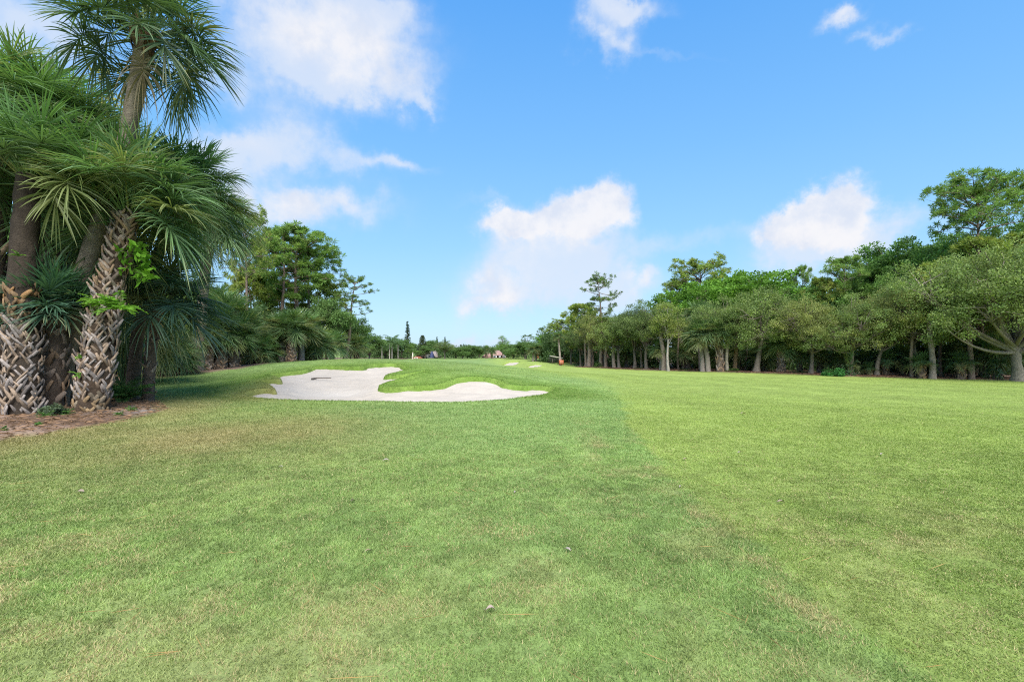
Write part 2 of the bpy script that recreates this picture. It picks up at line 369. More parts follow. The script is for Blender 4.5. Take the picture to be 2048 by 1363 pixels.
def build_ground():
    sd = sdf_bunkers(XX, YY)
    z = ZZ-.30*sstep(0.01, -.10, sd)-.03*sstep(-.10, -.3, sd)
    z = z+.05*sstep(.5, .05, np.abs(sd))*(sd > 0)
    # raised edge of the tree bed
    rb = sdf_box(RBED, XX, YY, 3); z = z+.10*sstep(.1, -.6, rb)
    lb = sdf_box(LBED, XX, YY, 3); z = z+.05*sstep(.1, -.5, lb)
    z = z+(fbm(XX*1.3, YY*1.3, 21)-.5)*.035*sstep(0, 3, YY)
    c, dry, bed = tint(XX, YY)
    ny, nx = XX.shape; g = G()
    idx = np.arange(ny*nx).reshape(ny, nx)
    q = np.stack([idx[:-1, :-1], idx[:-1, 1:], idx[1:, 1:], idx[1:, :-1]], -1).reshape(-1, 4)
    g.add(np.stack([XX, YY, z], -1).reshape(-1, 3), q=q, c=c.reshape(-1, 3))
    o = g.obj('ground', M_ground, smooth=True); tag(o, kind='structure')
    return z
ZG = build_ground()
def HG(x, y):
    x = np.asarray(x, float); y = np.asarray(y, float)
    i = np.clip(np.searchsorted(GX, x)-1, 0, len(GX)-2); j = np.clip(np.searchsorted(GY, y)-1, 0, len(GY)-2)
    tx = np.clip((x-GX[i])/(GX[i+1]-GX[i]), 0, 1); ty = np.clip((y-GY[j])/(GY[j+1]-GY[j]), 0, 1)
    return (ZG[j, i]*(1-tx)+ZG[j, i+1]*tx)*(1-ty)+(ZG[j+1, i]*(1-tx)+ZG[j+1, i+1]*tx)*ty
def hg(x, y): return float(HG(np.array([x]), np.array([y]))[0])

def sand_z(x, y, sd): return H(x, y)-.115-.03*sstep(0, -1.0, sd)+(fbm(x*2.2, y*2.2, 33)-.5)*.10+(fbm(x*7, y*7, 35)-.5)*.03
def build_sand(poly, step):
    lo = poly.min(0)-.3; hi = poly.max(0)+.3
    ax = np.arange(lo[0], hi[0], step); ay = np.arange(lo[1], hi[1], step)
    x, y = np.meshgrid(ax, ay); sd = sdf(poly, x, y)
    z = sand_z(x, y, sd)
    keep = sd < .02
    idx = np.arange(x.size).reshape(x.shape)
    q = np.stack([idx[:-1, :-1], idx[:-1, 1:], idx[1:, 1:], idx[1:, :-1]], -1)
    kq = (keep[:-1, :-1] | keep[1:, 1:] | keep[:-1, 1:] | keep[1:, :-1])
    q = q[kq]
    used = np.unique(q); mp = -np.ones(x.size, int); mp[used] = np.arange(len(used))
    n = fbm(x*.8, y*.8, 40)
    c = np.array([.345, .306, .260])*(0.9+.2*n)[..., None]
    pale_patch = np.exp(-((x+6.5)/1.5)**2-((y-18)/.7)**2)  # paler patch of sand on the bunker floor
    c = c+(np.array([.42, .385, .34])-c)*(pale_patch*.6)[..., None]
    g = G(); P = np.stack([x, y, z], -1).reshape(-1, 3)[used]
    g.add(P, q=mp[q], c=c.reshape(-1, 3)[used])
    tag(g.obj('sand_bunker', M_sand, smooth=True), kind='structure')
build_sand(PMAIN, .09)
for f in PFAR: build_sand(f, .25)

# ------------------------------------------------------------------ grass blades on the near turf
def build_grass():
    rng = np.random.default_rng(3)
    def dens(r): return np.where(r < 4, 21000., 21000.*(np.maximum(r, 4)/4.0)**-1.75)
    N = 0; X, Y = [], []
    edges = np.concatenate([[.2, .8, 1.5, 2, 2.5, 3, 3.5, 4], np.arange(4.5, 12, .5), np.arange(12, 34, 1.0)])
    for a, b in zip(edges[:-1], edges[1:]):
        wdt = 2.15*b+9.0; n = int(wdt*(b-a)*float(dens(np.array((a+b)/2))))
        X.append((rng.random(n)-.5)*wdt); Y.append(a+rng.random(n)*(b-a))
    x, y = np.concatenate(X), np.concatenate(Y)
    c, dry, bed = tint(x, y); sd = sdf_bunkers(x, y)
    k = (bed < .5) & (sd > -.03)
    k &= rng.random(len(x)) < sstep(0, 3.0, 1.075*y+4.5-np.abs(x))+.02
    # small gaps and clumps
    k &= rng.random(len(x)) < .30+.70*sstep(.30, .52, .6*fbm(x*9, y*9, 50, 2)+.4*fbm(x*24, y*24, 52, 2))
    x, y, c, dry, sd = x[k], y[k], c[k], dry[k], sd[k]; n = len(x)
    r = np.hypot(x, y)
    xb = np.interp(y, [0, 6, 11.5, 16.7, 20, 24, 30, 40, 60], [1.85, 1.85, 2.6, 3.6, 4.0, 3.4, 1.6, -.6, -3])
    fw = sstep(-.1, .1, x-xb)
    hgt = (.019*(1-fw)+.013*fw)*(.6+.8*rng.random(n))*(0.75+.5*fbm(x*1.7, y*1.7, 61))*(1+.25*np.clip((r-4)/14, 0, 1))
    hgt = hgt*(1-.6*sstep(7, 24, r)); hgt = hgt*(1+.9*sstep(.5, .05, sd)*(r > 10))
    w = .0027*(np.maximum(r, 2.5)/3.2)**.85*(.7+.6*rng.random(n))
    az = rng.random(n)*2*np.pi; lean = (.3+1.0*rng.random(n))*hgt*1.1; la = rng.random(n)*2*np.pi
    z = HG(x, y)-.002
    ex, ey = np.cos(az)*w, np.sin(az)*w
    A = np.stack([x-ex, y-ey, z], -1); B = np.stack([x+ex, y+ey, z], -1)
    C = np.stack([x+np.cos(la)*lean, y+np.sin(la)*lean, z+hgt], -1)
    V = np.stack([A, B, C], 1).reshape(-1, 3)
    vf = 1-.7*sstep(3.5, 11, r)
    bright = (1+vf*(-.24+.52*rng.random(n)))[:, None]
    straw = rng.random(n) < vf*(.05+.85*dry*sstep(.4, .65, fbm(x*4.5, y*4.5, 71, 3)))
    c = c*bright*(1+.9*vf*(fbm(x*6, y*6, 81, 3)-.5))[:, None]*1.22
    c[straw] = np.array([.36, .31, .15])*bright[straw]
    c = c*np.array([1, 1, 1])
    g = G(); g.add(V, t=np.arange(3*n).reshape(-1, 3), c=np.repeat(c, 3, 0))
    tag(g.obj('grass', M_grass), 'short green turf of the golf course', 'grass', kind='stuff')
build_grass()

# ------------------------------------------------------------------ plant builders
def rand_dirs(rng, n):
    v = rng.normal(size=(n, 3)); return unit(v)
def leaf_quads(g, P, D, L, W, C, rng, fold=.0):
    """diamond leaves at P along D"""
    n = len(P); D = unit(D); B = unit(np.cross(D, rand_dirs(rng, n)))
    L = np.broadcast_to(L, (n,))[:, None]; W = np.broadcast_to(W, (n,))[:, None]
    V = np.stack([P-D*L*.5, P+B*W*.5+D*L*.08, P+D*L*.5, P-B*W*.5+D*L*.08], 1).reshape(-1, 3)
    g.add(V, q=np.arange(4*n).reshape(-1, 4), c=np.repeat(C, 4, 0))
def clumps(g, rng, C, rad, n_per, L, W, base, var=.26, cvar=.34, yel=None, yel_amt=.25, flat=.75, hang=0.0):
    """leaf clumps: n_per leaves in a ball of radius rad round each centre of C"""
    C = np.asarray(C, float); m = len(C); n = m*n_per
    ci = np.repeat(np.arange(m), n_per)
    rr = np.broadcast_to(rad, (m,))[ci]
    d = rand_dirs(rng, n); r = rng.random(n)**.45
    P = C[ci]+d*(r*rr)[:, None]*np.array([1, 1, flat])
    D = unit(rand_dirs(rng, n)*.8+d*.8+np.array([0, 0, .15-hang]))
    cb = (1+cvar*(rng.random(m)*2-1))[ci]*(1+var*(rng.random(n)*2-1))
    col = np.asarray(base)*cb[:, None]
    if yel is not None:
        f = (rng.random(m)[ci]*.6+rng.random(n)*.4)**1.6*yel_amt*2
        col = col+(np.asarray(yel)*cb[:, None]-col)*np.clip(f, 0, 1)[:, None]
    leaf_quads(g, P, D, L*(.7+.6*rng.random(n)), W*(.7+.6*rng.random(n)), col, rng)
def bez(a, b, c, n=7):
    t = np.linspace(0, 1, n)[:, None]; return a*(1-t)**2+2*b*t*(1-t)+c*t*t

def broad_tree(name, seed, Ht, R, th, tr, base, yel, n_lobe=9, n_cl=26, cl=.55, per=60, L=.14, W=.07, bark=(.15, .125, .10), lean=0.0, yel_amt=.25,
               low=.22, limbs=None, flat=.75, spread=.62, hang=0.0, fork=None, open_=0.0):
    rng = np.random.default_rng(seed); root = empty(name)
    gt, gl = G(), G()
    top = np.array([lean, 0, th])
    zs = np.linspace(0, 1, 7); P = np.stack([lean*zs**1.5+.06*np.sin(zs*5+seed), .06*np.cos(zs*4+seed)-.06, th*zs], 1)
    gt.tube(P, tr*(1-.3*zs+.55*np.exp(-zs*9)), 10, bark, wob=.10, rng=rng)
    cen = []
    hc = Ht*low; hz = Ht-hc
    for i in range(n_lobe):
        a = i*2.39996+seed+rng.normal()*.35; rr = math.sqrt((i+.6)/n_lobe)*R*spread*(.85+.3*rng.random())
        dome = math.sqrt(max(0, 1-(rr/(R*1.02))**2))
        z = hc+hz*(.06+.72*dome*(.30+.70*rng.random()))
        lr = R*.36*(.7+.55*rng.random())
        cen.append((np.array([lean+math.cos(a)*rr, math.sin(a)*rr, z]), lr))
    cen.append((np.array([lean, 0, Ht-R*.30]), R*.36))
    if limbs:
        for (x, y, z, lr) in limbs: cen.append((np.array([x, y, z]), lr))
    for (c, lr) in cen:
        st = P[-1]*(1-.25*rng.random()); st = np.array([np.interp(st[2], P[:, 2], P[:, 0]), np.interp(st[2], P[:, 2], P[:, 1]), st[2]])
        mid = (st+c)/2+np.array([0, 0, -.12*np.linalg.norm(c[:2]-st[:2])])+rng.normal(size=3)*.08*R
        B = bez(st, mid, c, 8); l = np.linspace(0, 1, 8)
        gt.tube(B, tr*(.42*(1-l)**1.0+.05), 7, bark, wob=.08, rng=rng)
        n = int(n_cl*(lr/(R*.36))**2)
        d = rand_dirs(rng, n*3); d = d[d[:, 2] > -.6][:n]
        cc = c+d*(lr*(.66+.50*rng.random(len(d))))[:, None]*np.array([1.12, 1.12, .85])
        if open_: cc = cc[rng.random(len(cc)) > open_]
        clumps(gl, rng, cc, cl*(.75+.5*rng.random(len(cc))), per, L, W, base, yel=yel, yel_amt=yel_amt, flat=flat, hang=hang)
        for q in cc[::3]:
            k = B[rng.integers(4, 8)]
            gt.tube(bez(k, (k+q)/2+rng.normal(size=3)*.12, q, 4), np.linspace(tr*.12, tr*.03, 4)+.008, 4, bark, cap=False)
    gt.obj('trunk', M_bark, root, smooth=True); gl.obj('crown', M_leaf, root)
    root['_h'] = Ht; root['_w'] = 2*R
    return root

def needles(g, rng, C, r, n, w, base, cvar=.2, yel=None, yamt=.3, up=.35):
    m = len(C); N = m*n; ci = np.repeat(np.arange(m), n)
    D = unit(rand_dirs(rng, N)+np.array([0, 0, up])); L = (np.broadcast_to(r, (m,))[ci]*(.7+.5*rng.random(N)))[:, None]
    B = unit(np.cross(D, rand_dirs(rng, N)))*w
    P = C[ci]
    V = np.stack([P+D*L*.08, P+D*L*.55+B, P+D*L, P+D*L*.55-B], 1).reshape(-1, 3)
    cb = (1+cvar*(rng.random(m)*2-1))[ci]*(1+.2*(rng.random(N)*2-1))
    col = np.asarray(base)*cb[:, None]
    if yel is not None:
        f = np.clip((rng.random(m)[ci])**2*yamt*2, 0, 1); col = col+(np.asarray(yel)*cb[:, None]-col)*f[:, None]
    g.add(V, q=np.arange(4*N).reshape(-1, 4), c=np.repeat(col, 4, 0))
def pine_tree(name, seed, Ht, hb, R, shape, nb=26, tufts=8, tr=.26, rt=.34, nn=42, w=.028, base=(0.118, 0.205, 0.050), yel=(.18, .235, .055), bark=(.17, .125, .10), lean=0.0, curve=0.0, bias=None, fork=0, up=.35):
    rng = np.random.default_rng(seed); root = empty(name); gt, gl = G(), G()
    zs = np.linspace(0, 1, 14)
    P = np.stack([lean*zs+curve*np.sin(zs*np.pi*1.1)+.10*np.sin(zs*7+seed), .12*np.cos(zs*6+seed)*zs, Ht*.96*zs], 1)
    gt.tube(P, tr*(1-.90*zs+.35*np.exp(-zs*14)), 9, bark, wob=.10, rng=rng)
    for i in range(nb+5):
        t = (i+rng.random()*.6)/nb if i < nb else .97
        z = hb+(Ht*.95-hb)*t**.85
        p0 = np.array([np.interp(z, P[:, 2], P[:, 0]), np.interp(z, P[:, 2], P[:, 1]), z])
        if shape == 'flat': prof = (.55+.75*t) if t < .8 else 1.15
        elif shape == 'round': prof = math.sin(math.pi*(.18+.72*t))
        elif shape == 'dome': prof = math.sqrt(max(.05, 1-(t*.93)**2))
        else: prof = .5+.6*rng.random()
        ln = R*prof*(.65+.5*rng.random())
        az = i*2.39996+seed+rng.normal()*.4
        if bias is not None and rng.random() < .7: az = bias+rng.normal()*.7
        out = np.array([math.cos(az), math.sin(az), 0])
        rise = {'flat': .18+.30*t, 'round': -.02+.75*t, 'dome': .1+.9*t, 'gnarl': -.12+.4*rng.random()+.9*max(0, t-.55)}[shape]
        ln *= (1 if i < nb else .38); rise = rise if i < nb else .5+rng.random()
        e = p0+out*ln+np.array([0, 0, rise*ln])
        m = (p0+e)/2+np.array([0, 0, (.10 if shape != 'gnarl' else -.16)*ln])+rng.normal(size=3)*.07*ln
        B = bez(p0, m, e, 7); gt.tube(B, np.linspace(.050, .012, 7)*tr/.26*(.7+.5*ln/R), 5, bark, cap=False)
        tc = []
        side = np.array([-out[1], out[0], 0])
        for k in range(max(3, int(tufts*(.5+.6*ln/R)))):
            s_ = .52+.48*rng.random(); b = bez(p0, m, e, 21)[int(s_*20)]
            q = b+side*(rng.normal()*.20*ln)+np.array([0, 0, abs(rng.normal())*.10*ln])+rng.normal(size=3)*.05*ln
            tc.append(q); gt.tube(np.stack([b, (b+q)/2+np.array([0, 0, .03]), q]), [.016, .012, .008], 4, bark, cap=False)
        tc.append(e)
        needles(gl, rng, np.array(tc), rt*(.8+.4*rng.random(len(tc))), nn, w, base, yel=yel, up=up)
    gt.obj('trunk', M_bark, root, smooth=True); gl.obj('crown', M_leaf, root)
    root['_h'] = Ht; root['_w'] = 2*R
    return root

def fan_leaf(g, rng, base, az, el, pet, blade, nseg=40, droop=.3, col=(.06, .11, .035), w=.030, ns=5, bend=.5, tip=None, pw=.022, pitch=0.0):
    el0 = el
    t = np.linspace(0, 1, 6); pts = [np.array(base, float)]; e = el
    for i in range(5):
        d = np.array([math.cos(az)*math.cos(e), math.sin(az)*math.cos(e), math.sin(e)])
        pts.append(pts[-1]+d*pet/5); e -= bend/5*(.4+.8*i/4)
    pts = np.array(pts); P0 = pts[-1]; e -= pitch; D = np.array([math.cos(az)*math.cos(e), math.sin(az)*math.cos(e), math.sin(e)])
    Sd = np.array([math.sin(az), -math.cos(az), 0.0]); Nn = np.cross(Sd, D)
    if pw: g.tube(pts, np.linspace(pw*1.3, pw*.6, 6), 4, np.array(col)*np.array([1.5, 1.35, 1.2]), cap=False)
    th = np.linspace(-2.5, 2.5, nseg)+rng.normal(size=nseg)*.03
    f = 1-np.abs(th)/2.6
    costa = P0+D*(blade*.34*f)[:, None]-np.array([0, 0, 1])*(blade*.10*f**2)[:, None]
    dirs = np.cos(th)[:, None]*D+np.sin(th)[:, None]*Sd+Nn*(.16*np.abs(np.sin(th)))[:, None]+rng.normal(size=(nseg, 3))*.10+Nn*(rng.normal(size=(nseg, 1))*.10)
    dirs = unit(dirs)
    L = blade*(.62+.38*np.clip(np.cos(th*.6), 0, 1))*(.88+.2*rng.random(nseg))
    ts = np.linspace(0, 1, ns)
    dr = droop*(.6+.8*rng.random(nseg))
    pos = costa[:, None]+dirs[:, None]*(L[:, None]*ts)[..., None]
    sag = dr[:, None]*L[:, None]*np.clip(ts-.25, 0, 1)**1.9*1.5
    pos[..., 2] -= sag
    pos = pos-dirs[:, None]*(sag*.28)[..., None]
    tang = unit(-np.sin(th)[:, None]*D+np.cos(th)[:, None]*Sd)
    tang = rot_about(tang, dirs, rng.normal(size=nseg)*.55)
    wd = w*np.interp(ts, [0, .35, .75, 1], [.45, 1, .62, .06])
    A = pos+tang[:, None]*wd[None, :, None]; B = pos-tang[:, None]*wd[None, :, None]
    V = np.stack([A, B], 2).reshape(-1, 3)
    q = []
    for i in range(ns-1):
        q.append(np.stack([np.arange(nseg)*ns*2+2*i, np.arange(nseg)*ns*2+2*i+1, np.arange(nseg)*ns*2+2*i+3, np.arange(nseg)*ns*2+2*i+2], 1))
    c = np.array(col)[None]*(.82+.36*rng.random((nseg, 1)))
    c = np.repeat(c[:, None], ns, 1)
    if tip is not None:
        k = (np.clip(ts-.55, 0, 1)/.45)[None, :, None]*(rng.random((nseg, 1, 1)) < .6)
        c = c+(np.array(tip)-c)*k*.7
    c = np.repeat(c.reshape(-1, 1, 3), 2, 1).reshape(-1, 3)
    g.add(V, q=np.concatenate(q), c=c)

def palm_crown(rng, n=34, pet=1.2, blade=1.15, nseg=40, droop=0.16, base=(0.096, 0.169, 0.052), yel=.12, el_lo=-55, el_hi=84, w=.030, ns=5, dead=0, up=0.0, pw=.022, clear=None):
    g = G()
    for i in range(n):
        t = (i+.5)/n; el = math.radians(el_hi+(el_lo-el_hi)*t**.95+rng.normal()*5); az = i*2.39996+rng.normal()*.15
        if clear and el < clear and math.sin(az) < -.45: continue
        k = 1+.25*(rng.random()*2-1)
        c = np.array(base)*k
        if rng.random() < yel*(1+t): c = c*.5+np.array([.17, .165, .055])*.6
        if t < .3: c = c*np.array([1.08, 1.15, .95])
        tip = (.26, .24, .11) if rng.random() < .35 else None
        fan_leaf(g, rng, (math.cos(az)*.10, math.sin(az)*.10, -.25*t), az, el, pet*(.75+.4*rng.random()), blade*(.85+.25*rng.random()), nseg, droop*(.5+.8*rng.random()+.3*t), c, w, ns,
                 bend=(.15+.35*rng.random())*(.35+.8*t), tip=tip, pw=pw, pitch=max(0, .05+.75*t+rng.normal()*.2))
    for i in range(dead):
        az = rng.random()*6.28
        fan_leaf(g, rng, (math.cos(az)*.12, math.sin(az)*.12, -.35), az, math.radians(-62), pet*.6, blade*.8, int(nseg*.6), .8, np.array([.20, .155, .085]), w, ns, bend=.5, pw=pw)
    return g
def boots(g, rng, P, R, z0, z1, n, L=.36, W=.075, base=(.27, .215, .17), T=.018):
    """split leaf bases that criss-cross round the stem between the path fractions z0 and z1"""
    P = np.asarray(P, float); s = np.linspace(0, 1, len(P))
    for i in range(n):
        t = z0+(z1-z0)*(i+.5)/n; az = i*2.39996+rng.normal()*.3
        c = np.array([np.interp(t, s, P[:, k]) for k in range(3)]); r = float(np.interp(t, s, R))
        out = np.array([math.cos(az), math.sin(az), 0]); side = np.array([-out[1], out[0], 0])
        for sg in ((-1, 1) if rng.random() < .8 else (rng.choice([-1, 1]),)):
            if rng.random() < .14: continue
            l = L*(.45+.85*rng.random()); tilt = .08+.34*rng.random()**1.5
            d = unit(np.array([0, 0, 1])*1.0+out*tilt+side*sg*(.40+.55*rng.random()))
            nrm = unit(out-d*out.dot(d)); sd = np.cross(d, nrm)
            p0 = c+out*(r*.90)-np.array([0, 0, .05]); w0, w1 = W*(.85+.75*rng.random()), W*(.25+.6*rng.random()); th = T*(.7+.6*rng.random())
            pm = p0+d*l*.55+nrm*.02; p1 = p0+d*l-nrm*.01
            V = []
            for p, ww, tt in ((p0, w0, th), (pm, (w0*.55+w1*.45), th*.8), (p1, w1, th*.45)):
                V += [p-sd*ww-nrm*tt, p+sd*ww-nrm*tt, p+sd*ww*.6+nrm*tt, p-sd*ww*.6+nrm*tt]
            q = []
            for k in (0, 4): q += [(k+0, k+1, k+5, k+4), (k+1, k+2, k+6, k+5), (k+2, k+3, k+7, k+6), (k+3, k+0, k+4, k+7)]
            q += [(8, 9, 10, 11)]
            kcol = np.array(base)*(.5+.75*rng.random()); m = rng.random()
            kcol = kcol*(np.array([1, 1, 1.05]) if m < .5 else np.array([1.08, .93, .78]))
            g.add(V, q=q, c=kcol)
def palm(name, seed, path, rad, crown_kw, boot=None, bark=(.12, .09, .07), crown_scale=1.0, nside=12, wob=.06):
    """path: points of the stem in local metres, crown at its end"""
    rng = np.random.default_rng(seed); root = empty(name)
    P = np.array(path, float); s = np.linspace(0, 1, len(P)); k = max(10, len(P)*4); ss = np.linspace(0, 1, k)
    # smooth path
    Q = np.stack([np.interp(ss, s, P[:, i]) for i in range(3)], 1)
    for _ in range(3): Q[1:-1] = (Q[:-2]+2*Q[1:-1]+Q[2:])/4
    R = np.interp(ss, np.linspace(0, 1, len(rad)), rad)
    g = G(); g.tube(Q, R, nside, bark, wob=wob, rng=rng); g.obj('trunk', M_bark, root, smooth=True)
    if boot:
        b = G()
        for kw in boot: boots(b, rng, Q, R, **kw)
        b.obj('leaf_base', M_boot, root)
    c = palm_crown(rng, **crown_kw).obj('crown', M_palm, root); c.location = Q[-1]
    root['_h'] = float(P[-1][2]); root['_w'] = 2*(crown_kw.get('pet', 1.2)+crown_kw.get('blade', 1.15))
    return root
def feather_palm(name, seed, Ht, tr, fl, n=16, bark=(.34, .31, .25), base=(.07, .13, .04)):
    rng = np.random.default_rng(seed); root = empty(name); g = G(); gt = G()
    zs = np.linspace(0, 1, 8); gt.tube(np.stack([0*zs, 0*zs, Ht*zs], 1), tr*(1+.25*np.sin(zs*3)-.45*zs), 9, bark); gt.obj('trunk', M_bark, root, smooth=True)
    for i in range(n):
        az = i*2.39996; el = math.radians(78-105*(i/n)+rng.normal()*5)
        p = [np.array([0, 0, Ht])]; e = el
        for k in range(10):
            p.append(p[-1]+np.array([math.cos(az)*math.cos(e), math.sin(az)*math.cos(e), math.sin(e)])*fl/10); e -= .13+.04*rng.random()
        p = np.array(p); g.tube(p, np.linspace(.03, .008, 11), 4, np.array(base)*1.2, cap=False)
        side = np.array([-math.sin(az), math.cos(az), 0])
        tt = np.linspace(.12, 1, 26); B = np.stack([np.interp(tt, np.linspace(0, 1, 11), p[:, k]) for k in range(3)], 1)
        for sg in (-1, 1):
            D = unit(side*sg+np.array([math.cos(az), math.sin(az), 0])*.5+np.array([0, 0, -.35])+rng.normal(size=(26, 3))*.18)
            L = fl*.26*np.sin(np.pi*(.15+.8*tt))[:, None]
            col = np.tile(np.array(base), (26, 1))*(.8+.4*rng.random((26, 1)))
            leaf_quads(g, B+D*L*.5, D, L[:, 0], .07, col, rng)
    g.obj('crown', M_palm, root); root['_h'] = Ht+fl*.55; root['_w'] = fl*1.7
    return root
def norfolk(name, seed, Ht, R, base=(.035, .07, .035), whorls=22, gap=.1):
    rng = np.random.default_rng(seed); root = empty(name); gt, gl = G(), G()
    zs = np.linspace(0, 1, 8); gt.tube(np.stack([.05*np.sin(zs*4), 0*zs, Ht*zs], 1), .22*(1-.93*zs), 7, (.12, .10, .08)); gt.obj('trunk', M_bark, root, smooth=True)
    for i in range(whorls):
        t = i/whorls; z = Ht*(.10+.88*t); ln = R*(1-t)**.75+.12
        for k in range(7):
            az = k*6.283/7+i*.5+rng.normal()*.15
            if rng.random() < gap: continue
            tc = np.array([[math.cos(az)*ln*f, math.sin(az)*ln*f, z+.25*ln*f*f-.08*ln*f] for f in (.3, .5, .7, .85, 1.0)])
            gt2 = np.concatenate([[np.array([0, 0, z])], tc]); gl.tube(gt2, np.linspace(.04, .012, 6), 4, (.09, .08, .06), cap=False)
            needles(gl, rng, tc, .20+.10*ln/R, 12, .035, base, up=.5)
    gl.obj('crown', M_leaf, root); root['_h'] = Ht; root['_w'] = 2*R
    return root
def shrub(name, seed, Ht, R, base, yel=None, n=26, per=50, L=.16, W=.08, cl=.3, flat=.8):
    rng = np.random.default_rng(seed); root = empty(name); gt, gl = G(), G()
    d = rand_dirs(rng, n*3); d = d[d[:, 2] > -.1][:n]
    C = d*(.65+.4*rng.random(len(d)))[:, None]*np.array([R*.85, R*.85, Ht*.82])
    C[:, 2] = np.maximum(C[:, 2], .12)
    clumps(gl, rng, C, cl*(.8+.5*rng.random(len(C))), per, L, W, base, yel=yel, flat=flat)
    for c in C[::3]: gt.tube(bez(np.array([c[0]*.1, c[1]*.1, -.05]), c*np.array([.35, .35, .6]), c, 5), np.linspace(.03, .008, 5), 5, (.12, .09, .06), cap=False)
    gt.obj('stem', M_bark, root, smooth=True); gl.obj('foliage', M_leaf, root); root['_h'] = Ht; root['_w'] = 2*R
    return root
def frond_plant(name, seed, n, L, base, el=(75, 5), pinna=.20, w=.03, facing=None, npin=18):
    rng = np.random.default_rng(seed); g = G()
    for i in range(n):
        az = i*2.39996+rng.normal()*.3
        if facing is not None: az = facing+rng.normal()*.9
        e = math.radians(el[0]+(el[1]-el[0])*i/n+rng.normal()*8); p = [np.zeros(3)]; l = L*(.7+.5*rng.random())
        for k in range(8):
            p.append(p[-1]+np.array([math.cos(az)*math.cos(e), math.sin(az)*math.cos(e), math.sin(e)])*l/8); e -= .16
        p = np.array(p); g.tube(p, np.linspace(.008, .003, 9), 4, np.array(base)*.8, cap=False)
        side = np.array([-math.sin(az), math.cos(az), 0]); tt = np.linspace(.15, 1, npin); B = np.stack([np.interp(tt, np.linspace(0, 1, 9), p[:, k]) for k in range(3)], 1)
        for sg in (-1, 1):
            D = unit(side*sg+np.array([math.cos(az), math.sin(az), 0])*.35+rng.normal(size=(npin, 3))*.15)
            ll = l*pinna*np.sin(np.pi*(.2+.75*tt))
            leaf_quads(g, B+D*ll[:, None]*.5, D, ll, w, np.tile(np.array(base), (npin, 1))*(.75+.5*rng.random((npin, 1))), rng)
    o = g.obj(name, M_leaf); return o

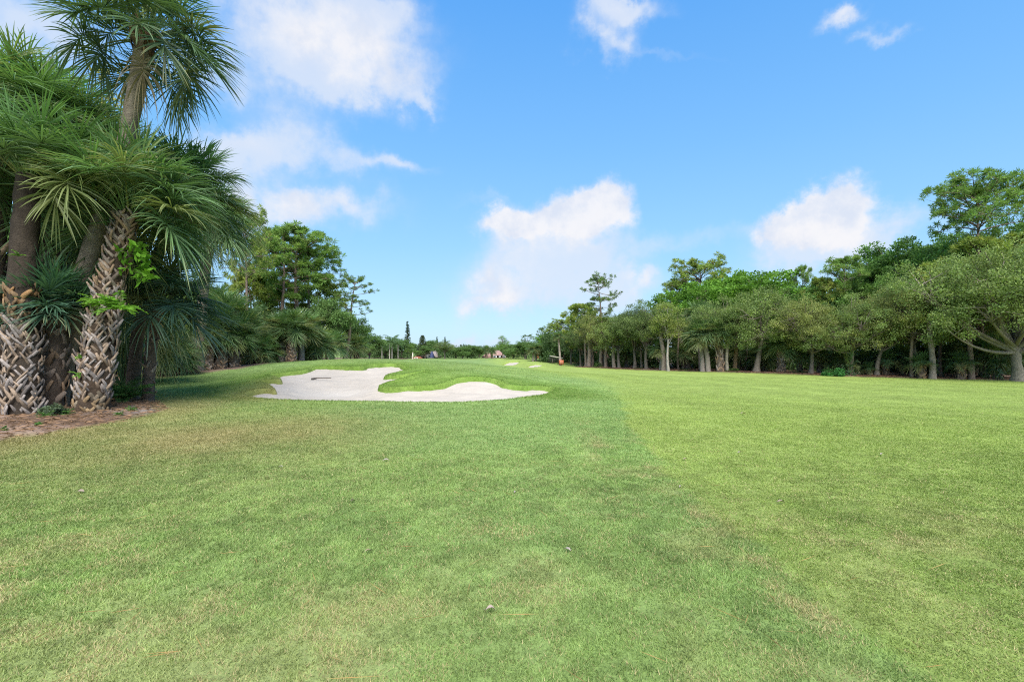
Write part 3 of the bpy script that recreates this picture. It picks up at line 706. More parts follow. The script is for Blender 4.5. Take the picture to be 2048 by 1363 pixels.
# ------------------------------------------------------------------ placing
def put(root, u, Y, label, cat, vtop=None, wpx=None, group=None, rz=0.0, zoff=-.04):
    x = wx(u, Y); z0 = hg(x, Y)
    root.location = (x, Y, z0+zoff); root.rotation_euler = (0, 0, rz)
    sz = (wz(vtop, Y)-z0)/root['_h'] if vtop is not None else 1.0
    sx = wpx/F*Y/root['_w'] if wpx is not None else sz
    root.scale = (sx, sx, sz)
    tag(root, label, cat, group); return root
PROTO = {}
def inst(kind, *a, **k):
    if kind not in PROTO:
        r = PROTO[kind] = MAKE[kind]()
        PROTO[kind+'#'] = True
    else: r = dup(PROTO[kind])
    return put(r, *a, **k)
OAK, OAKY = (.116, .166, .056), (.225, .270, .074)
MAKE = {
    'oak_a': lambda: broad_tree('live_oak', 11, 8.0, 4.6, 2.9, .25, OAK, OAKY, n_lobe=11, n_cl=30, per=75, yel_amt=.28),
    'oak_b': lambda: broad_tree('live_oak', 12, 7.5, 4.0, 3.0, .21, OAK, OAKY, n_lobe=9, n_cl=30, per=75, lean=.5, yel_amt=.34),
    'oak_c': lambda: broad_tree('live_oak', 15, 8.5, 3.9, 3.2, .19, (.095, .138, .052), (.18, .21, .065), n_lobe=10, n_cl=28, per=75, yel_amt=.22),
    'oak_d': lambda: broad_tree('live_oak', 19, 7.0, 4.4, 2.6, .21, (.130, .158, .056), (.26, .265, .075), n_lobe=10, n_cl=30, per=75, lean=-.4, yel_amt=.4),
    'ficus_a': lambda: broad_tree('broadleaf_tree', 31, 12.0, 6.0, 3.2, .34, (.074, .160, .022), (.15, .265, .04), n_lobe=17, n_cl=34, cl=.75, per=80, L=.25, W=.15, yel_amt=.4, low=.2, flat=.55),
    'ficus_b': lambda: broad_tree('broadleaf_tree', 37, 12.5, 6.0, 3.4, .34, (.066, .140, .034), (.145, .22, .055), n_lobe=17, n_cl=32, cl=.75, per=72, L=.25, W=.13, yel_amt=.3, low=.2, flat=.5, open_=.12),
    'green': lambda: broad_tree('broadleaf_tree', 41, 8.5, 3.2, 2.6, .2, (.095, .175, .042), (.17, .25, .055), n_lobe=8, n_cl=24, cl=.55, per=70, L=.16, W=.07, yel_amt=.3),
    'sparse': lambda: broad_tree('broadleaf_tree', 44, 10.0, 1.3, 7.0, .12, (.16, .17, .05), (.30, .27, .08), n_lobe=4, n_cl=9, cl=.3, per=16, L=.15, W=.08, low=.74, yel_amt=.5),
    'bush_tree': lambda: broad_tree('broadleaf_tree', 43, 6.5, 3.4, 1.2, .18, (.075, .135, .042), (.145, .21, .06), n_lobe=9, n_cl=24, cl=.6, per=60, L=.20, W=.10, low=.08, yel_amt=.25),
    'thin': lambda: broad_tree('young_tree', 47, 7.5, 2.0, 3.6, .10, (.12, .165, .045), (.24, .25, .065), n_lobe=6, n_cl=20, cl=.5, per=55, L=.14, W=.06, bark=(.30, .27, .23), low=.36, yel_amt=.4),
    'pine_flat': lambda: pine_tree('slash_pine', 51, 16.0, 12.0, 3.7, 'dome', nb=32, tufts=13, nn=36, rt=.40),
    'pine_round': lambda: pine_tree('slash_pine', 53, 14.0, 6.2, 3.1, 'round', nb=27, tufts=10, nn=40, rt=.42),
    'pine_dome': lambda: pine_tree('slash_pine', 55, 13.0, 7.5, 3.2, 'dome', nb=34, tufts=10, nn=34, rt=.36, base=(0.163, 0.231, 0.054), yel=(.25, .25, .06)),
    'pine_bushy': lambda: pine_tree('slash_pine', 57, 9.0, 2.4, 2.4, 'round', nb=46, tufts=10, nn=46, tr=.16, base=(0.175, 0.237, 0.054), yel=(.28, .265, .06)),
    'pine_gnarl': lambda: pine_tree('slash_pine', 59, 13.0, 7.4, 3.7, 'gnarl', nb=19, tufts=8, nn=34, rt=.34, base=(0.106, 0.163, 0.048), yel=None, lean=-1.2),
    'norfolk': lambda: norfolk('norfolk_pine', 61, 9.0, 1.15, whorls=22, gap=.28),
    'conifer': lambda: norfolk('conifer', 63, 6.0, 1.6, base=(.055, .08, .03), whorls=17, gap=.05),
    'royal': lambda: feather_palm('royal_palm', 65, 3.4, .11, 2.3),
    'palm_boot': lambda: palm('sabal_palm', 71, [(0, 0, -.1), (.04, 0, .8), (.02, .03, 1.6), (0, 0, 2.2)], [.30, .27, .25, .22], dict(n=50, pet=.72, blade=.9, nseg=42, w=.018, ns=4, el_lo=16, base=(.082, .138, .050)),
                              boot=[dict(z0=.02, z1=.97, n=70, L=.28, W=.065)]),
    'palm_tall': lambda: palm('sabal_palm', 73, [(0, 0, -.1), (.1, 0, 1.5), (.05, .05, 3), (0, 0, 4.2)], [.22, .19, .18, .17], dict(n=48, pet=.72, blade=.9, nseg=42, w=.018, ns=4, el_lo=4, base=(.084, .138, .054)),
                              boot=[dict(z0=.72, z1=.99, n=26, L=.24, W=.055)], bark=(.24, .20, .17)),
    'palm_low': lambda: palm('sabal_palm', 75, [(0, 0, -.1), (.03, 0, .5), (0, 0, .95)], [.24, .26, .2], dict(n=34, pet=.8, blade=.85, nseg=40, w=.018, ns=4, el_lo=12, dead=1, base=(0.070, 0.125, 0.052)),
                             boot=[dict(z0=.02, z1=.97, n=34, L=.24, W=.06, base=(.26, .19, .12))]),
    'palm_dark': lambda: palm('sabal_palm', 77, [(0, 0, -.1), (-.05, 0, 1.0), (0, 0, 2.0)], [.2, .18, .17], dict(n=48, pet=.75, blade=.95, nseg=42, w=.018, ns=4, el_lo=0, base=(0.079, 0.144, 0.055)),
                              boot=[dict(z0=.05, z1=.97, n=46, L=.26, W=.06, base=(.22, .17, .13))]),
    'palmetto': lambda: palm('saw_palmetto', 79, [(0, 0, -.05), (0, 0, .1), (.02, 0, .22)], [.10, .10, .08], dict(n=18, pet=.7, blade=.75, nseg=22, w=.030, ns=4, el_lo=0, dead=0, base=(.05, .095, .035))),
    'shrub_a': lambda: shrub('shrub', 81, 1.1, 1.1, (.06, .115, .03), (.13, .18, .045)),
    'shrub_b': lambda: shrub('shrub', 83, .7, 1.3, (.065, .095, .035), (.12, .14, .05), L=.12, W=.05, cl=.24),
    'shrub_bright': lambda: shrub('shrub', 85, 1.0, 1.0, (.040, .135, .035), (.075, .205, .055), L=.18, W=.10),
}
def P_(kind, u, Y, ctop, label, wpx=None, group=None, rz=0.0, cat='palm tree', lean=0.0, tr=1.0):
    """a palm from a prototype: ctop is the height in the photograph where its crown sits on the stem, wpx its crown's width"""
    first = kind not in PROTO
    if first: PROTO[kind] = MAKE[kind]()
    r = PROTO[kind] if first else dup(PROTO[kind])
    x = wx(u, Y); z0 = hg(x, Y); r.location = (x, Y, z0-.03); r.rotation_euler = (0, 0, rz)
    k = (wz(ctop, Y)-z0)/r['_h']; w = (wpx/F*Y/(r['_w']*1.02)) if wpx else 1.0
    for ch in r.children:
        if ch.name.startswith('crown'): ch.scale = (w, w, w); ch.location = (ch.location.x*1.0, ch.location.y, r['_h']*k)
        else: ch.scale = (tr, tr, k)
    r.rotation_euler = (0, lean, rz)
    tag(r, label, cat, group); return r

# ------------------------------------------------------------------ the palm clump on the left (built one by one)
def hero(name, label, pts, rad, crown_kw, boot=None, bark=(.12, .09, .07), seed=1, cat='palm tree', wob=.06):
    """pts: (u, v, Y) along the stem from the base to the crown"""
    u0, v0, Y0 = pts[0]; x0 = wx(u0, Y0); z0 = hg(x0, Y0)
    path = [(wx(u, Y)-x0, Y-Y0, wz(v, Y)-z0) for u, v, Y in pts]; path[0] = (0, 0, -.15)
    r = palm(name, seed, path, rad, crown_kw, boot, bark, wob=wob); r.location = (x0, Y0, z0)
    return tag(r, label, cat, 'cabbage palms of the clump on the mulch bed')
BIG = dict(nseg=56, ns=6, w=.018)
hero('sabal_palm', 'tallest cabbage palm, its crown high against the sky on a slim curving grey trunk',
     [(108, 812, 12.2), (134, 680, 12.2), (164, 550, 12.3), (206, 430, 12.3), (250, 300, 12.2), (268, 205, 12.1), (281, 140, 12.0), (291, 64, 12.0)], [.28, .22, .20, .19, .18, .18, .19, .20],
     dict(BIG, n=46, pet=.92, blade=1.0, clear=-.12, el_lo=-30, el_hi=82, yel=.14, dead=1, base=(0.073, 0.120, 0.054), droop=0.20), boot=[dict(z0=.92, z1=1.0, n=26, L=.30, W=.06, base=(.16, .11, .07))], bark=(.19, .155, .118), seed=101)
hero('sabal_palm', 'cabbage palm with thick criss-cross booted trunk leaning over the mulch, ferns growing on it',
     [(180, 824, 11.6), (192, 740, 11.7), (204, 660, 11.8), (219, 570, 11.9), (238, 500, 12.0), (258, 425, 12.0)], [.34, .33, .29, .25, .22, .22],
     dict(BIG, n=66, pet=1.0, blade=1.2, el_lo=-8, el_hi=84, clear=.75, yel=.13, dead=0, base=(0.086, 0.150, 0.059), droop=0.26), boot=[dict(z0=.08, z1=.58, n=270, L=.30, W=.034, base=(.235, .20, .17)), dict(z0=.58, z1=.99, n=130, L=.28, W=.038, base=(.25, .195, .145)), dict(z0=.0, z1=.12, n=46, L=.2, W=.05, base=(.17, .135, .09))], bark=(.055, .038, .026), seed=103)
hero('sabal_palm', 'cabbage palm with blackened smooth upper trunk and ragged boots round its foot',
     [(44, 826, 11.0), (46, 740, 11.0), (44, 650, 11.1), (46, 560, 11.2), (50, 460, 11.3), (60, 352, 11.4)], [.32, .31, .27, .25, .24, .24],
     dict(BIG, n=50, pet=.95, blade=1.1, el_lo=-8, clear=.5, el_hi=70, yel=.2, dead=0, base=(0.084, 0.145, 0.057), droop=0.30), boot=[dict(z0=.02, z1=.42, n=190, L=.31, W=.036, base=(.215, .185, .16)), dict(z0=.42, z1=.55, n=30, L=.26, W=.05, base=(.20, .13, .07))], bark=(.042, .032, .024), seed=107, wob=.12)
hero('sabal_palm', 'cabbage palm behind the blackened trunk, crown second highest of the clump',
     [(92, 806, 13.2), (96, 700, 13.3), (94, 560, 13.4), (96, 450, 13.4), (102, 340, 13.5), (100, 258, 13.5)], [.42, .44, .38, .34, .3, .28],
     dict(BIG, n=50, pet=.9, blade=1.05, el_lo=-6, clear=.2, el_hi=82, yel=.1, base=(0.077, 0.149, 0.059), droop=0.24), boot=[dict(z0=.02, z1=.75, n=130, L=.36, W=.07, base=(.17, .135, .105))], bark=(.05, .035, .025), seed=109)
hero('sabal_palm', 'cabbage palm cut off by the left edge, with upright light green young leaves',
     [(-38, 815, 12.4), (-34, 650, 12.4), (-22, 480, 12.4), (-2, 330, 12.4), (8, 240, 12.4)], [.4, .36, .32, .3, .28],
     dict(BIG, n=46, pet=1.15, blade=1.1, el_lo=-8, el_hi=86, yel=.1, base=(0.101, 0.175, 0.064), droop=0.20), boot=[dict(z0=.02, z1=.5, n=60, L=.36, W=.07)], seed=113)
hero('sabal_palm', 'cabbage palm with dark brown shaggy neck seen between the two front trunks',
     [(140, 800, 14.4), (146, 640, 14.4), (150, 500, 14.5), (160, 410, 14.5), (178, 335, 14.5)], [.36, .34, .3, .3, .28],
     dict(BIG, n=44, pet=1.0, blade=1.1, el_lo=0, clear=.5, el_hi=80, yel=.1, base=(.062, .115, .048)), boot=[dict(z0=.3, z1=.95, n=70, L=.34, W=.06, base=(.16, .085, .05))], seed=127)
hero('sabal_palm', 'young cabbage palm with a fountain of dark upright leaves between the trunks',
     [(96, 815, 11.9), (100, 740, 11.8), (106, 660, 11.8), (113, 606, 11.8)], [.30, .33, .28, .2],
     dict(BIG, n=34, pet=.28, blade=.86, el_lo=15, el_hi=86, yel=.02, dead=0, base=(0.054, 0.111, 0.069), droop=0.16), boot=[dict(z0=.02, z1=.97, n=60, L=.30, W=.06, base=(.24, .185, .14))], seed=131)
hero('sabal_palm', 'cabbage palm whose broad crown fills the gap right of the booted trunk',
     [(262, 792, 14.8), (276, 650, 14.6), (312, 520, 14.5), (362, 392, 14.4)], [.17, .16, .15, .15],
     dict(BIG, n=50, pet=.95, blade=1.1, el_lo=-8, el_hi=75, yel=.12, base=(0.081, 0.143, 0.059), droop=0.26), seed=137, bark=(.09, .07, .055))
hero('sabal_palm', 'outermost right cabbage palm of the clump with long drooping leaves against the pines',
     [(396, 744, 24.6), (402, 650, 24.4), (408, 560, 24.2), (424, 448, 24.0)], [.26, .23, .22, .22],
     dict(BIG, n=50, pet=1.0, blade=1.3, el_lo=-22, el_hi=70, yel=.16, base=(0.092, 0.150, 0.059), droop=0.34), seed=139, bark=(.2, .165, .13))
hero('sabal_palm', 'low cabbage palm with blue-green arching leaves beside the fern-covered trunk',
     [(296, 778, 14.2), (302, 690, 14.2), (316, 604, 14.2)], [.15, .14, .13],
     dict(BIG, n=36, pet=.8, blade=1.1, el_lo=4, el_hi=72, yel=.05, dead=0, base=(0.057, 0.107, 0.067), droop=0.26), boot=[dict(z0=.02, z1=.95, n=46, L=.2, W=.035, base=(.2, .16, .12))], seed=149)
hero('sabal_palm', 'cabbage palm with yellowing skirt of hanging leaves low behind the booted trunk',
     [(284, 752, 19.4), (288, 720, 19.4), (296, 690, 19.4), (304, 655, 19.4)], [.34, .3, .28, .25],
     dict(BIG, n=50, pet=.8, blade=1.1, el_lo=-28, el_hi=70, yel=.45, base=(0.112, 0.155, 0.057), droop=0.34, nseg=36), boot=[dict(z0=.02, z1=.97, n=46, L=.34, W=.075, base=(.30, .21, .13))], seed=151)

def place_obj(o, u, v, Y, label, cat, group=None):
    o.location = (wx(u, Y), Y, wz(v, Y)); return tag(o, label, cat, group)
FG = 'ferns growing on the palm trunks'
place_obj(frond_plant('fern', 5, 20, .55, (.13, .27, .03), facing=-.9, w=.022, pinna=.3), 232, 618, 11.32, 'feathery bright green fern on the sunny side of the booted trunk', 'fern', FG)
place_obj(frond_plant('fern', 6, 11, .42, (.14, .27, .035), facing=-2.3, w=.022, pinna=.3), 199, 612, 11.35, 'smaller bright fern on the shaded side of the booted trunk', 'fern', FG)
place_obj(frond_plant('fern', 7, 5, .18, (.13, .25, .04), facing=-1.6, w=.018), 163, 716, 11.0, 'tiny fern tuft sprouting low between the boots, upper of two', 'fern', FG)
place_obj(frond_plant('fern', 8, 6, .2, (.12, .24, .04), facing=-1.6, w=.018), 158, 752, 11.0, 'tiny fern tuft sprouting near the foot of the booted trunk', 'fern', FG)
place_obj(frond_plant('fern', 9, 5, .2, (.14, .26, .05), facing=-1.7, w=.018), 38, 512, 10.85, 'small pale fern on the blackened palm trunk', 'fern', FG)
def vine():
    rng = np.random.default_rng(77); g = G()
    C = np.array([[rng.normal()*.13, rng.normal()*.12, z] for z in np.linspace(-.5, .3, 13)])
    clumps(g, rng, C, .17, 12, .20, .085, (.10, .24, .02), yel=(.18, .32, .04), hang=.5, flat=1)
    g.tube(C[::2], np.full(len(C[::2]), .01), 4, (.1, .12, .04), cap=False)
    return g.obj('vine', M_leaf)
place_obj(vine(), 280, 518, 11.95, 'bright yellow-green broad-leaved vine hanging beside the booted trunk', 'vine')
o = shrub('shrub', 91, .32, .26, (.075, .105, .06), (.11, .14, .08), n=18, per=60, L=.05, W=.03, cl=.1); put(o, 104, 10.75, 'grey-green fern-like shrub between the two front palm trunks', 'shrub')
o = frond_plant('reed_clump', 93, 34, .95, (.055, .12, .03), el=(88, 35), w=.02, pinna=.25); put_ = (wx(246, 13.6), 13.6); o.location = (put_[0], put_[1], hg(*put_)); tag(o, 'grassy green clump at the right foot of the booted palm', 'plant')
WG = 'small weeds in the mulch'
for i, (u, Y, s_, lab) in enumerate([(92, 10.55, .17, 'tuft of green weeds in the mulch before the young palm'), (133, 10.9, .2, 'leafy weeds at the foot of the booted trunk'), (236, 10.9, .13, 'lone weed sprig near the right end of the mulch'), (77, 9.55, .09, 'small weed sprig in the open mulch'),
                                (262, 11.6, .15, 'patch of weeds on the sandy mulch tip'), (8, 8.95, .1, 'low weed at the left edge of the mulch')]):
    o = frond_plant('weed', 200+i, 12, s_, (.07, .15, .035), el=(80, 5), w=.016, pinna=.35, npin=7); x = wx(u, Y); o.location = (x, Y, hg(x, Y)); tag(o, lab, 'weed', WG)

# ------------------------------------------------------------------ right-hand wood: front row of live oaks, pines and palms along the fairway
def oak_big():
    return broad_tree('live_oak', 21, 8.6, 5.2, 2.3, .29, OAK, OAKY, n_lobe=13, n_cl=42, per=85, yel_amt=.30, low=.36, cl=.6,
                      limbs=[(-4.9, -.6, 3.3, 1.1), (-4.4, .3, 5.0, 1.6), (-3.4, -1.6, 4.4, 1.3), (-5.4, .6, 6.0, 1.5), (4.6, 0, 3.6, 1.5), (-1.6, -3.2, 3.9, 1.5), (1.8, -3.0, 4.0, 1.6), (.2, -2.6, 5.2, 1.8), (-2.8, -2.2, 5.6, 1.6), (2.8, -1.8, 6, 1.7)], bark=(.20, .175, .14))
MAKE['oak_big'] = oak_big
R1 = 'live oaks in the front row along the fairway'
T = 'tree'
inst('oak_big', 2032, 32.0, 'huge spreading live oak with thick pale forked trunk and long low limbs', T, vtop=482, group=R1)
inst('oak_a', 1702, 36.0, 'rounded live oak on a straight trunk just behind the bright green bush', T, vtop=588, wpx=190, group=R1)
inst('oak_b', 1513, 40.0, 'wide-domed live oak with a clear leaning trunk, midway along the right-hand wood', T, vtop=576, wpx=200, group=R1, rz=.5)
inst('oak_d', 1622, 37.6, 'yellowish live oak whose straight rough trunk stands right of the booted young palm', T, vtop=600, wpx=165, group=R1, rz=1.0)
inst('oak_a', 1448, 41.8, 'grey-green live oak above the leaning palm trunks', T, vtop=592, wpx=140, group=R1, rz=2.2)
inst('oak_d', 1754, 35.8, 'live oak on a thin tilted pole-like trunk, right of the emerald bush', T, vtop=585, wpx=170, group=R1, rz=2.6)
inst('oak_b', 1836, 35.4, 'live oak with slim trunk beside the pale-leaved small palm', T, vtop=560, wpx=210, group=R1, rz=3.4)
inst('oak_c', 1292, 46.5, 'dark live oak with thick ivy-brown trunk left of the pale forked sapling', T, vtop=602, wpx=130, group=R1)
inst('oak_c', 1268, 48.2, 'live oak with low spreading fork, second left of the pale forked sapling', T, vtop=612, wpx=120, group=R1, rz=1.4)
inst('oak_b', 1238, 49.5, 'bushy live oak shading the pink wall in the trees', T, vtop=632, wpx=110, group=R1, rz=2.0)
inst('oak_d', 1204, 52.0, 'light green live oak in front of the orange house', T, vtop=628, wpx=105, group=R1, rz=.8)
inst('thin', 1335, 43.6, 'slim pale sapling with a forked white trunk and yellow-green top', T, vtop=606, wpx=100, rz=.3)
R2 = 'pines rising out of the right-hand wood'
inst('pine_flat', 1958, 38.0, 'tall flat-topped pine, highest crown of the right-hand wood', T, vtop=376, wpx=190, group=R2, rz=.4)
inst('pine_bushy', 1962, 36.5, 'bushy yellow-green pine directly below the flat-topped pine', T, vtop=476, wpx=130, group=R2)
inst('pine_bushy', 1880, 37.4, 'pale yellow-green pine whose smooth straight stem stands between two small palms', T, vtop=528, wpx=100, group=R2, rz=1.2)
inst('pine_bushy', 2062, 37.0, 'yellow-green pine cut by the right edge above the huge oak', T, vtop=470, wpx=130, group=R2, rz=2.1)
inst('pine_round', 1688, 45.0, 'airy round-topped pine seen against the right-hand cloud', T, vtop=514, wpx=110, group=R2)
inst('pine_dome', 1402, 57.0, 'umbrella-shaped pine with sky showing through, above the bright green trees', T, vtop=528, wpx=135, group=R2)
inst('pine_dome', 1352, 60.0, 'smaller pale pine tucked left of the umbrella-shaped pine', T, vtop=566, wpx=85, group=R2, rz=1.9)
inst('pine_gnarl', 1212, 52.5, 'gnarled sparse pine leaning left, alone against the sky over the oaks', T, vtop=556, wpx=110, group=R2, rz=.2)
inst('pine_bushy', 1164, 58.0, 'yellow-green bushy pine left of the gnarled pine', T, vtop=608, wpx=75, group=R2, rz=.5)
inst('pine_round', 1605, 50.0, 'small brownish pine tip poking up between the green canopies', T, vtop=532, wpx=50, group=R2, rz=1)
inst('pine_bushy', 1640, 46.0, 'short pale pine left of the airy round-topped pine', T, vtop=560, wpx=80, group=R2, rz=2.9)
R3 = 'large leafy trees behind the oak row'
inst('ficus_a', 1525, 52.0, 'broad bright green canopy tree, the widest behind the oaks', T, vtop=538, wpx=280, group=R3)
inst('ficus_a', 1395, 51.5, 'bright green canopy tree sloping down to the forked sapling', T, vtop=562, wpx=200, group=R3, rz=1.7)
inst('ficus_a', 1458, 54.5, 'bright green canopy tree between the umbrella pine and the widest canopy', T, vtop=540, wpx=170, group=R3, rz=3.0)
inst('ficus_b', 1815, 46.0, 'dark glossy canopy tree with gaps of sky, right of the airy pine', T, vtop=466, wpx=260, group=R3)
inst('ficus_b', 1908, 45.0, 'dark leafy tree left of the flat-topped pine', T, vtop=458, wpx=210, group=R3, rz=1.5)
inst('ficus_b', 2015, 44.0, 'dark leafy tree behind the flat-topped pine stem', T, vtop=424, wpx=220, group=R3, rz=2.5)
inst('ficus_b', 1742, 48.5, 'dark tree low beneath the airy round-topped pine', T, vtop=512, wpx=160, group=R3, rz=3.3)
inst('ficus_b', 1608, 47.0, 'dark green tree in the hollow between two grey-green oaks', T, vtop=562, wpx=170, group=R3, rz=.9)
inst('green', 1772, 41.0, 'fresh light green round tree in front of the dark glossy canopy', T, vtop=553, wpx=120, group=R3)
inst('green', 1850, 41.5, 'light green tree wedged between fresh round tree and yellow-green pine', T, vtop=556, wpx=90, group=R3, rz=1.1)
inst('ficus_b', 1858, 49.0, 'dark tree between dark glossy canopy and flat-topped pine, seen just over the oaks', T, vtop=486, wpx=190, group=R3, rz=.8)
inst('ficus_a', 1668, 50.0, 'green leafy tree right below the airy round-topped pine', T, vtop=556, wpx=170, group=R3, rz=2.2)
inst('ficus_b', 2120, 42.0, 'dark tree beyond the right edge behind the huge oak', T, vtop=430, wpx=160, group=R3, rz=.4)
# palms under the oaks
RP = 'cabbage palms under the right-hand wood'
P_('palm_boot', 1562, 39.4, 692, 'booted young cabbage palm standing clear in front of the wood, full green crown', wpx=88, group=RP)
P_('palm_low', 1842, 34.2, 728, 'small pale-leaved cabbage palm left of the thick straight pine stem', wpx=64, group=RP)
P_('palm_low', 1922, 33.6, 726, 'small bushy cabbage palm with orange-brown stump right of the pine stem', wpx=62, group=RP, rz=1.0)
P_('palm_tall', 1416, 41.6, 672, 'cabbage palm leaning left with patterned trunk, right of a crossing pair', wpx=90, group=RP, lean=-.12)
P_('palm_tall', 1405, 41.8, 670, 'cabbage palm upright pale trunk, left of a crossing pair, drooping pale crown', wpx=95, group=RP, rz=1.3, lean=.05)
P_('palm_boot', 1440, 41.2, 664, 'cabbage palm with stout patterned trunk tilted left, between the crossing pair and a pale pole', wpx=80, group=RP, rz=.7, lean=-.07)
P_('palm_tall', 1402, 46.0, 634, 'tall yellowish cabbage palm crown rising behind the crossing pair', wpx=85, group=RP, rz=2.0)
P_('palm_tall', 1322, 45.0, 698, 'cabbage palm with brown trunk just left of the pale forked sapling', wpx=60, group=RP, rz=.3)
P_('palm_dark', 1600, 39.5, 706, 'shaded cabbage palm in the dark between two oak trunks', wpx=76, group=RP)
P_('palm_dark', 1640, 39.0, 712, 'shaded cabbage palm behind the yellowish oak trunk', wpx=66, group=RP, rz=1.1)
P_('palm_dark', 1682, 38.0, 716, 'shaded cabbage palm with reddish stem behind the bright green bush', wpx=66, group=RP, rz=2.2)
P_('palm_dark', 1726, 37.8, 720, 'shaded cabbage palm in the deep gap right of the bush', wpx=62, group=RP, rz=2.9)
P_('palm_low', 1770, 36.4, 722, 'dim low cabbage palm with two orange-brown stubs right of the tilted pole trunk', wpx=70, group=RP, rz=2.0)
P_('palm_low', 1738, 36.2, 738, 'very low cabbage palm with brown stump at the mulch edge', wpx=40, group=RP, rz=.4)
P_('palm_dark', 1528, 43.0, 712, 'shaded cabbage palm with pale fan leaves left of the booted young palm', wpx=84, group=RP, rz=.9)
P_('palm_dark', 1968, 35.5, 706, 'shaded cabbage palm under the long low oak limbs', wpx=100, group=RP, rz=.2)
P_('palm_dark', 1998, 35.0, 714, 'shaded cabbage palm with broad stump left of the huge oak trunk', wpx=80, group=RP, rz=1.6)
P_('palm_dark', 1366, 47.0, 706, 'dim cabbage palm in the shadow right of the forked sapling', wpx=60, group=RP, rz=2.6)
P_('palm_dark', 1480, 45.5, 704, 'dim cabbage palm in the shadow right of the pale pole', wpx=70, group=RP, rz=.6)
P_('palm_dark', 1800, 37.5, 712, 'dim cabbage palm behind the slim oak trunk', wpx=70, group=RP, rz=3.1)
P_('palm_dark', 1254, 51.0, 708, 'dim cabbage palm under the oak with low spreading fork', wpx=50, group=RP, rz=1.2)
# bare stems in the wood
def stem_tree(kind_name, label, u, Y, vt, r, col, lean=0.0, seed=0, group='bare pine stems in the right-hand wood'):
    rng = np.random.default_rng(seed+300); root = empty(kind_name); g = G(); gl = G()
    x = wx(u, Y); z0 = hg(x, Y); h = wz(vt, Y)-z0; zs = np.linspace(0, 1, 10)
    g.tube(np.stack([lean*zs+.05*np.sin(zs*6+seed), .04*np.cos(zs*5), -.05+h*zs], 1), r*(1-.3*zs+.25*np.exp(-zs*12)), 9, col, wob=.08, rng=rng)
    C = np.array([[lean+rng.normal()*.5, rng.normal()*.4, h+abs(rng.normal())*.5] for _ in range(12)])
    for c in C[::2]: g.tube(bez(np.array([lean, 0, h*.96]), (c+np.array([lean, 0, h]))/2, c, 4), np.linspace(.05, .012, 4), 4, col, cap=False)
    needles(gl, rng, C, .34, 36, .026, (.075, .12, .03), yel=(.14, .16, .04))
    g.obj('trunk', M_bark, root, smooth=True); gl.obj('crown', M_leaf, root)
    root.location = (x, Y, z0); return tag(root, label, T, group)
for i, a in enumerate([('thick straight pale pine stem right of the pale-leaved small palm', 1866, 33.7, 640, .20, (.24, .20, .165), -.25), ('dark straight pine stem left of the huge oak', 1943, 33.4, 640, .18, (.17, .125, .10), -.15),
                       ('slim brown stem touching the pale-leaved small palm', 1823, 34.6, 650, .11, (.19, .15, .11), 0), ('slender pale pole stem right of the tilted patterned palm', 1455, 41.0, 650, .13, (.30, .255, .20), -.05),
                       ('orange-brown lichen stem right of the pale pole, behind a round bush', 1471, 42.0, 640, .17, (.24, .16, .085), .1), ('brown stem in the gap right of the orange-brown stem', 1492, 44.5, 650, .09, (.15, .12, .10), .1),
                       ('grey-brown stem close left of the pale forked sapling', 1328, 44.2, 655, .22, (.19, .155, .125), -.3), ('leaning bark stem in the dark right of the forked sapling', 1375, 47.0, 655, .26, (.15, .12, .10), -.9),
                       ('thin stem right of the oak with low spreading fork', 1282, 48.6, 660, .10, (.20, .165, .12), 0), ('pale tilted stem under the light green oak', 1228, 50.0, 660, .17, (.24, .195, .15), -.1),
                       ('brown stem at the right end of the pink wall', 1212, 51.0, 650, .16, (.23, .17, .13), 0), ('brown stem at the left end of the pink wall', 1202, 51.5, 650, .17, (.24, .18, .14), -.1),
                       ('stout brown stem left of the orange house, nearest of a bundle', 1178, 52.6, 650, .22, (.23, .175, .135), 0), ('brown stem at the right of the bundle by the orange house', 1184, 53.0, 655, .15, (.22, .165, .13), .1),
                       ('brown stem at the left of the bundle by the orange house', 1171, 53.4, 655, .14, (.21, .16, .12), 0), ('thin brown stem in the dark left of the leaning bark stem', 1356, 46.5, 660, .10, (.18, .14, .11), 0)]):
    stem_tree('pine_stem', *a, seed=i)
SH = 'low shrubs at the foot of the right-hand wood'
inst('shrub_bright', 1668, 35.9, 'bright emerald leafy bush on the mulch edge', 'shrub', vtop=733, wpx=46, group=SH)
inst('shrub_a', 1466, 41.0, 'dark round bush at the foot of the orange-brown stem', 'shrub', vtop=734, wpx=34, group=SH)
inst('shrub_b', 1483, 40.6, 'low spreading yellowish bush right of the dark round bush', 'shrub', vtop=742, wpx=26, group=SH)
inst('shrub_b', 1543, 39.6, 'low flat bush left of the booted young palm', 'shrub', vtop=741, wpx=32, group=SH, rz=1)
inst('shrub_b', 1600, 38.6, 'straggly grey-green bush right of the booted young palm', 'shrub', vtop=738, wpx=50, group=SH, rz=2)
inst('shrub_a', 1372, 43.6, 'ferny bush right of the pale forked sapling', 'shrub', vtop=736, wpx=34, group=SH, rz=1)
inst('shrub_a', 1278, 47.6, 'bush between the spreading-fork oak and the ivy-brown oak', 'shrub', vtop=734, wpx=34, group=SH, rz=2)
inst('shrub_a', 1196, 51.4, 'bush in front of the orange house', 'shrub', vtop=722, wpx=24, group=SH, rz=.5)
inst('palmetto', 1700, 35.8, 'small fan-leaved plant right of the emerald bush', 'shrub', vtop=741, wpx=34, group=SH)
inst('palmetto', 1988, 33.4, 'low fan-leaved plant left of the huge oak', 'shrub', vtop=741, wpx=44, group=SH, rz=1)

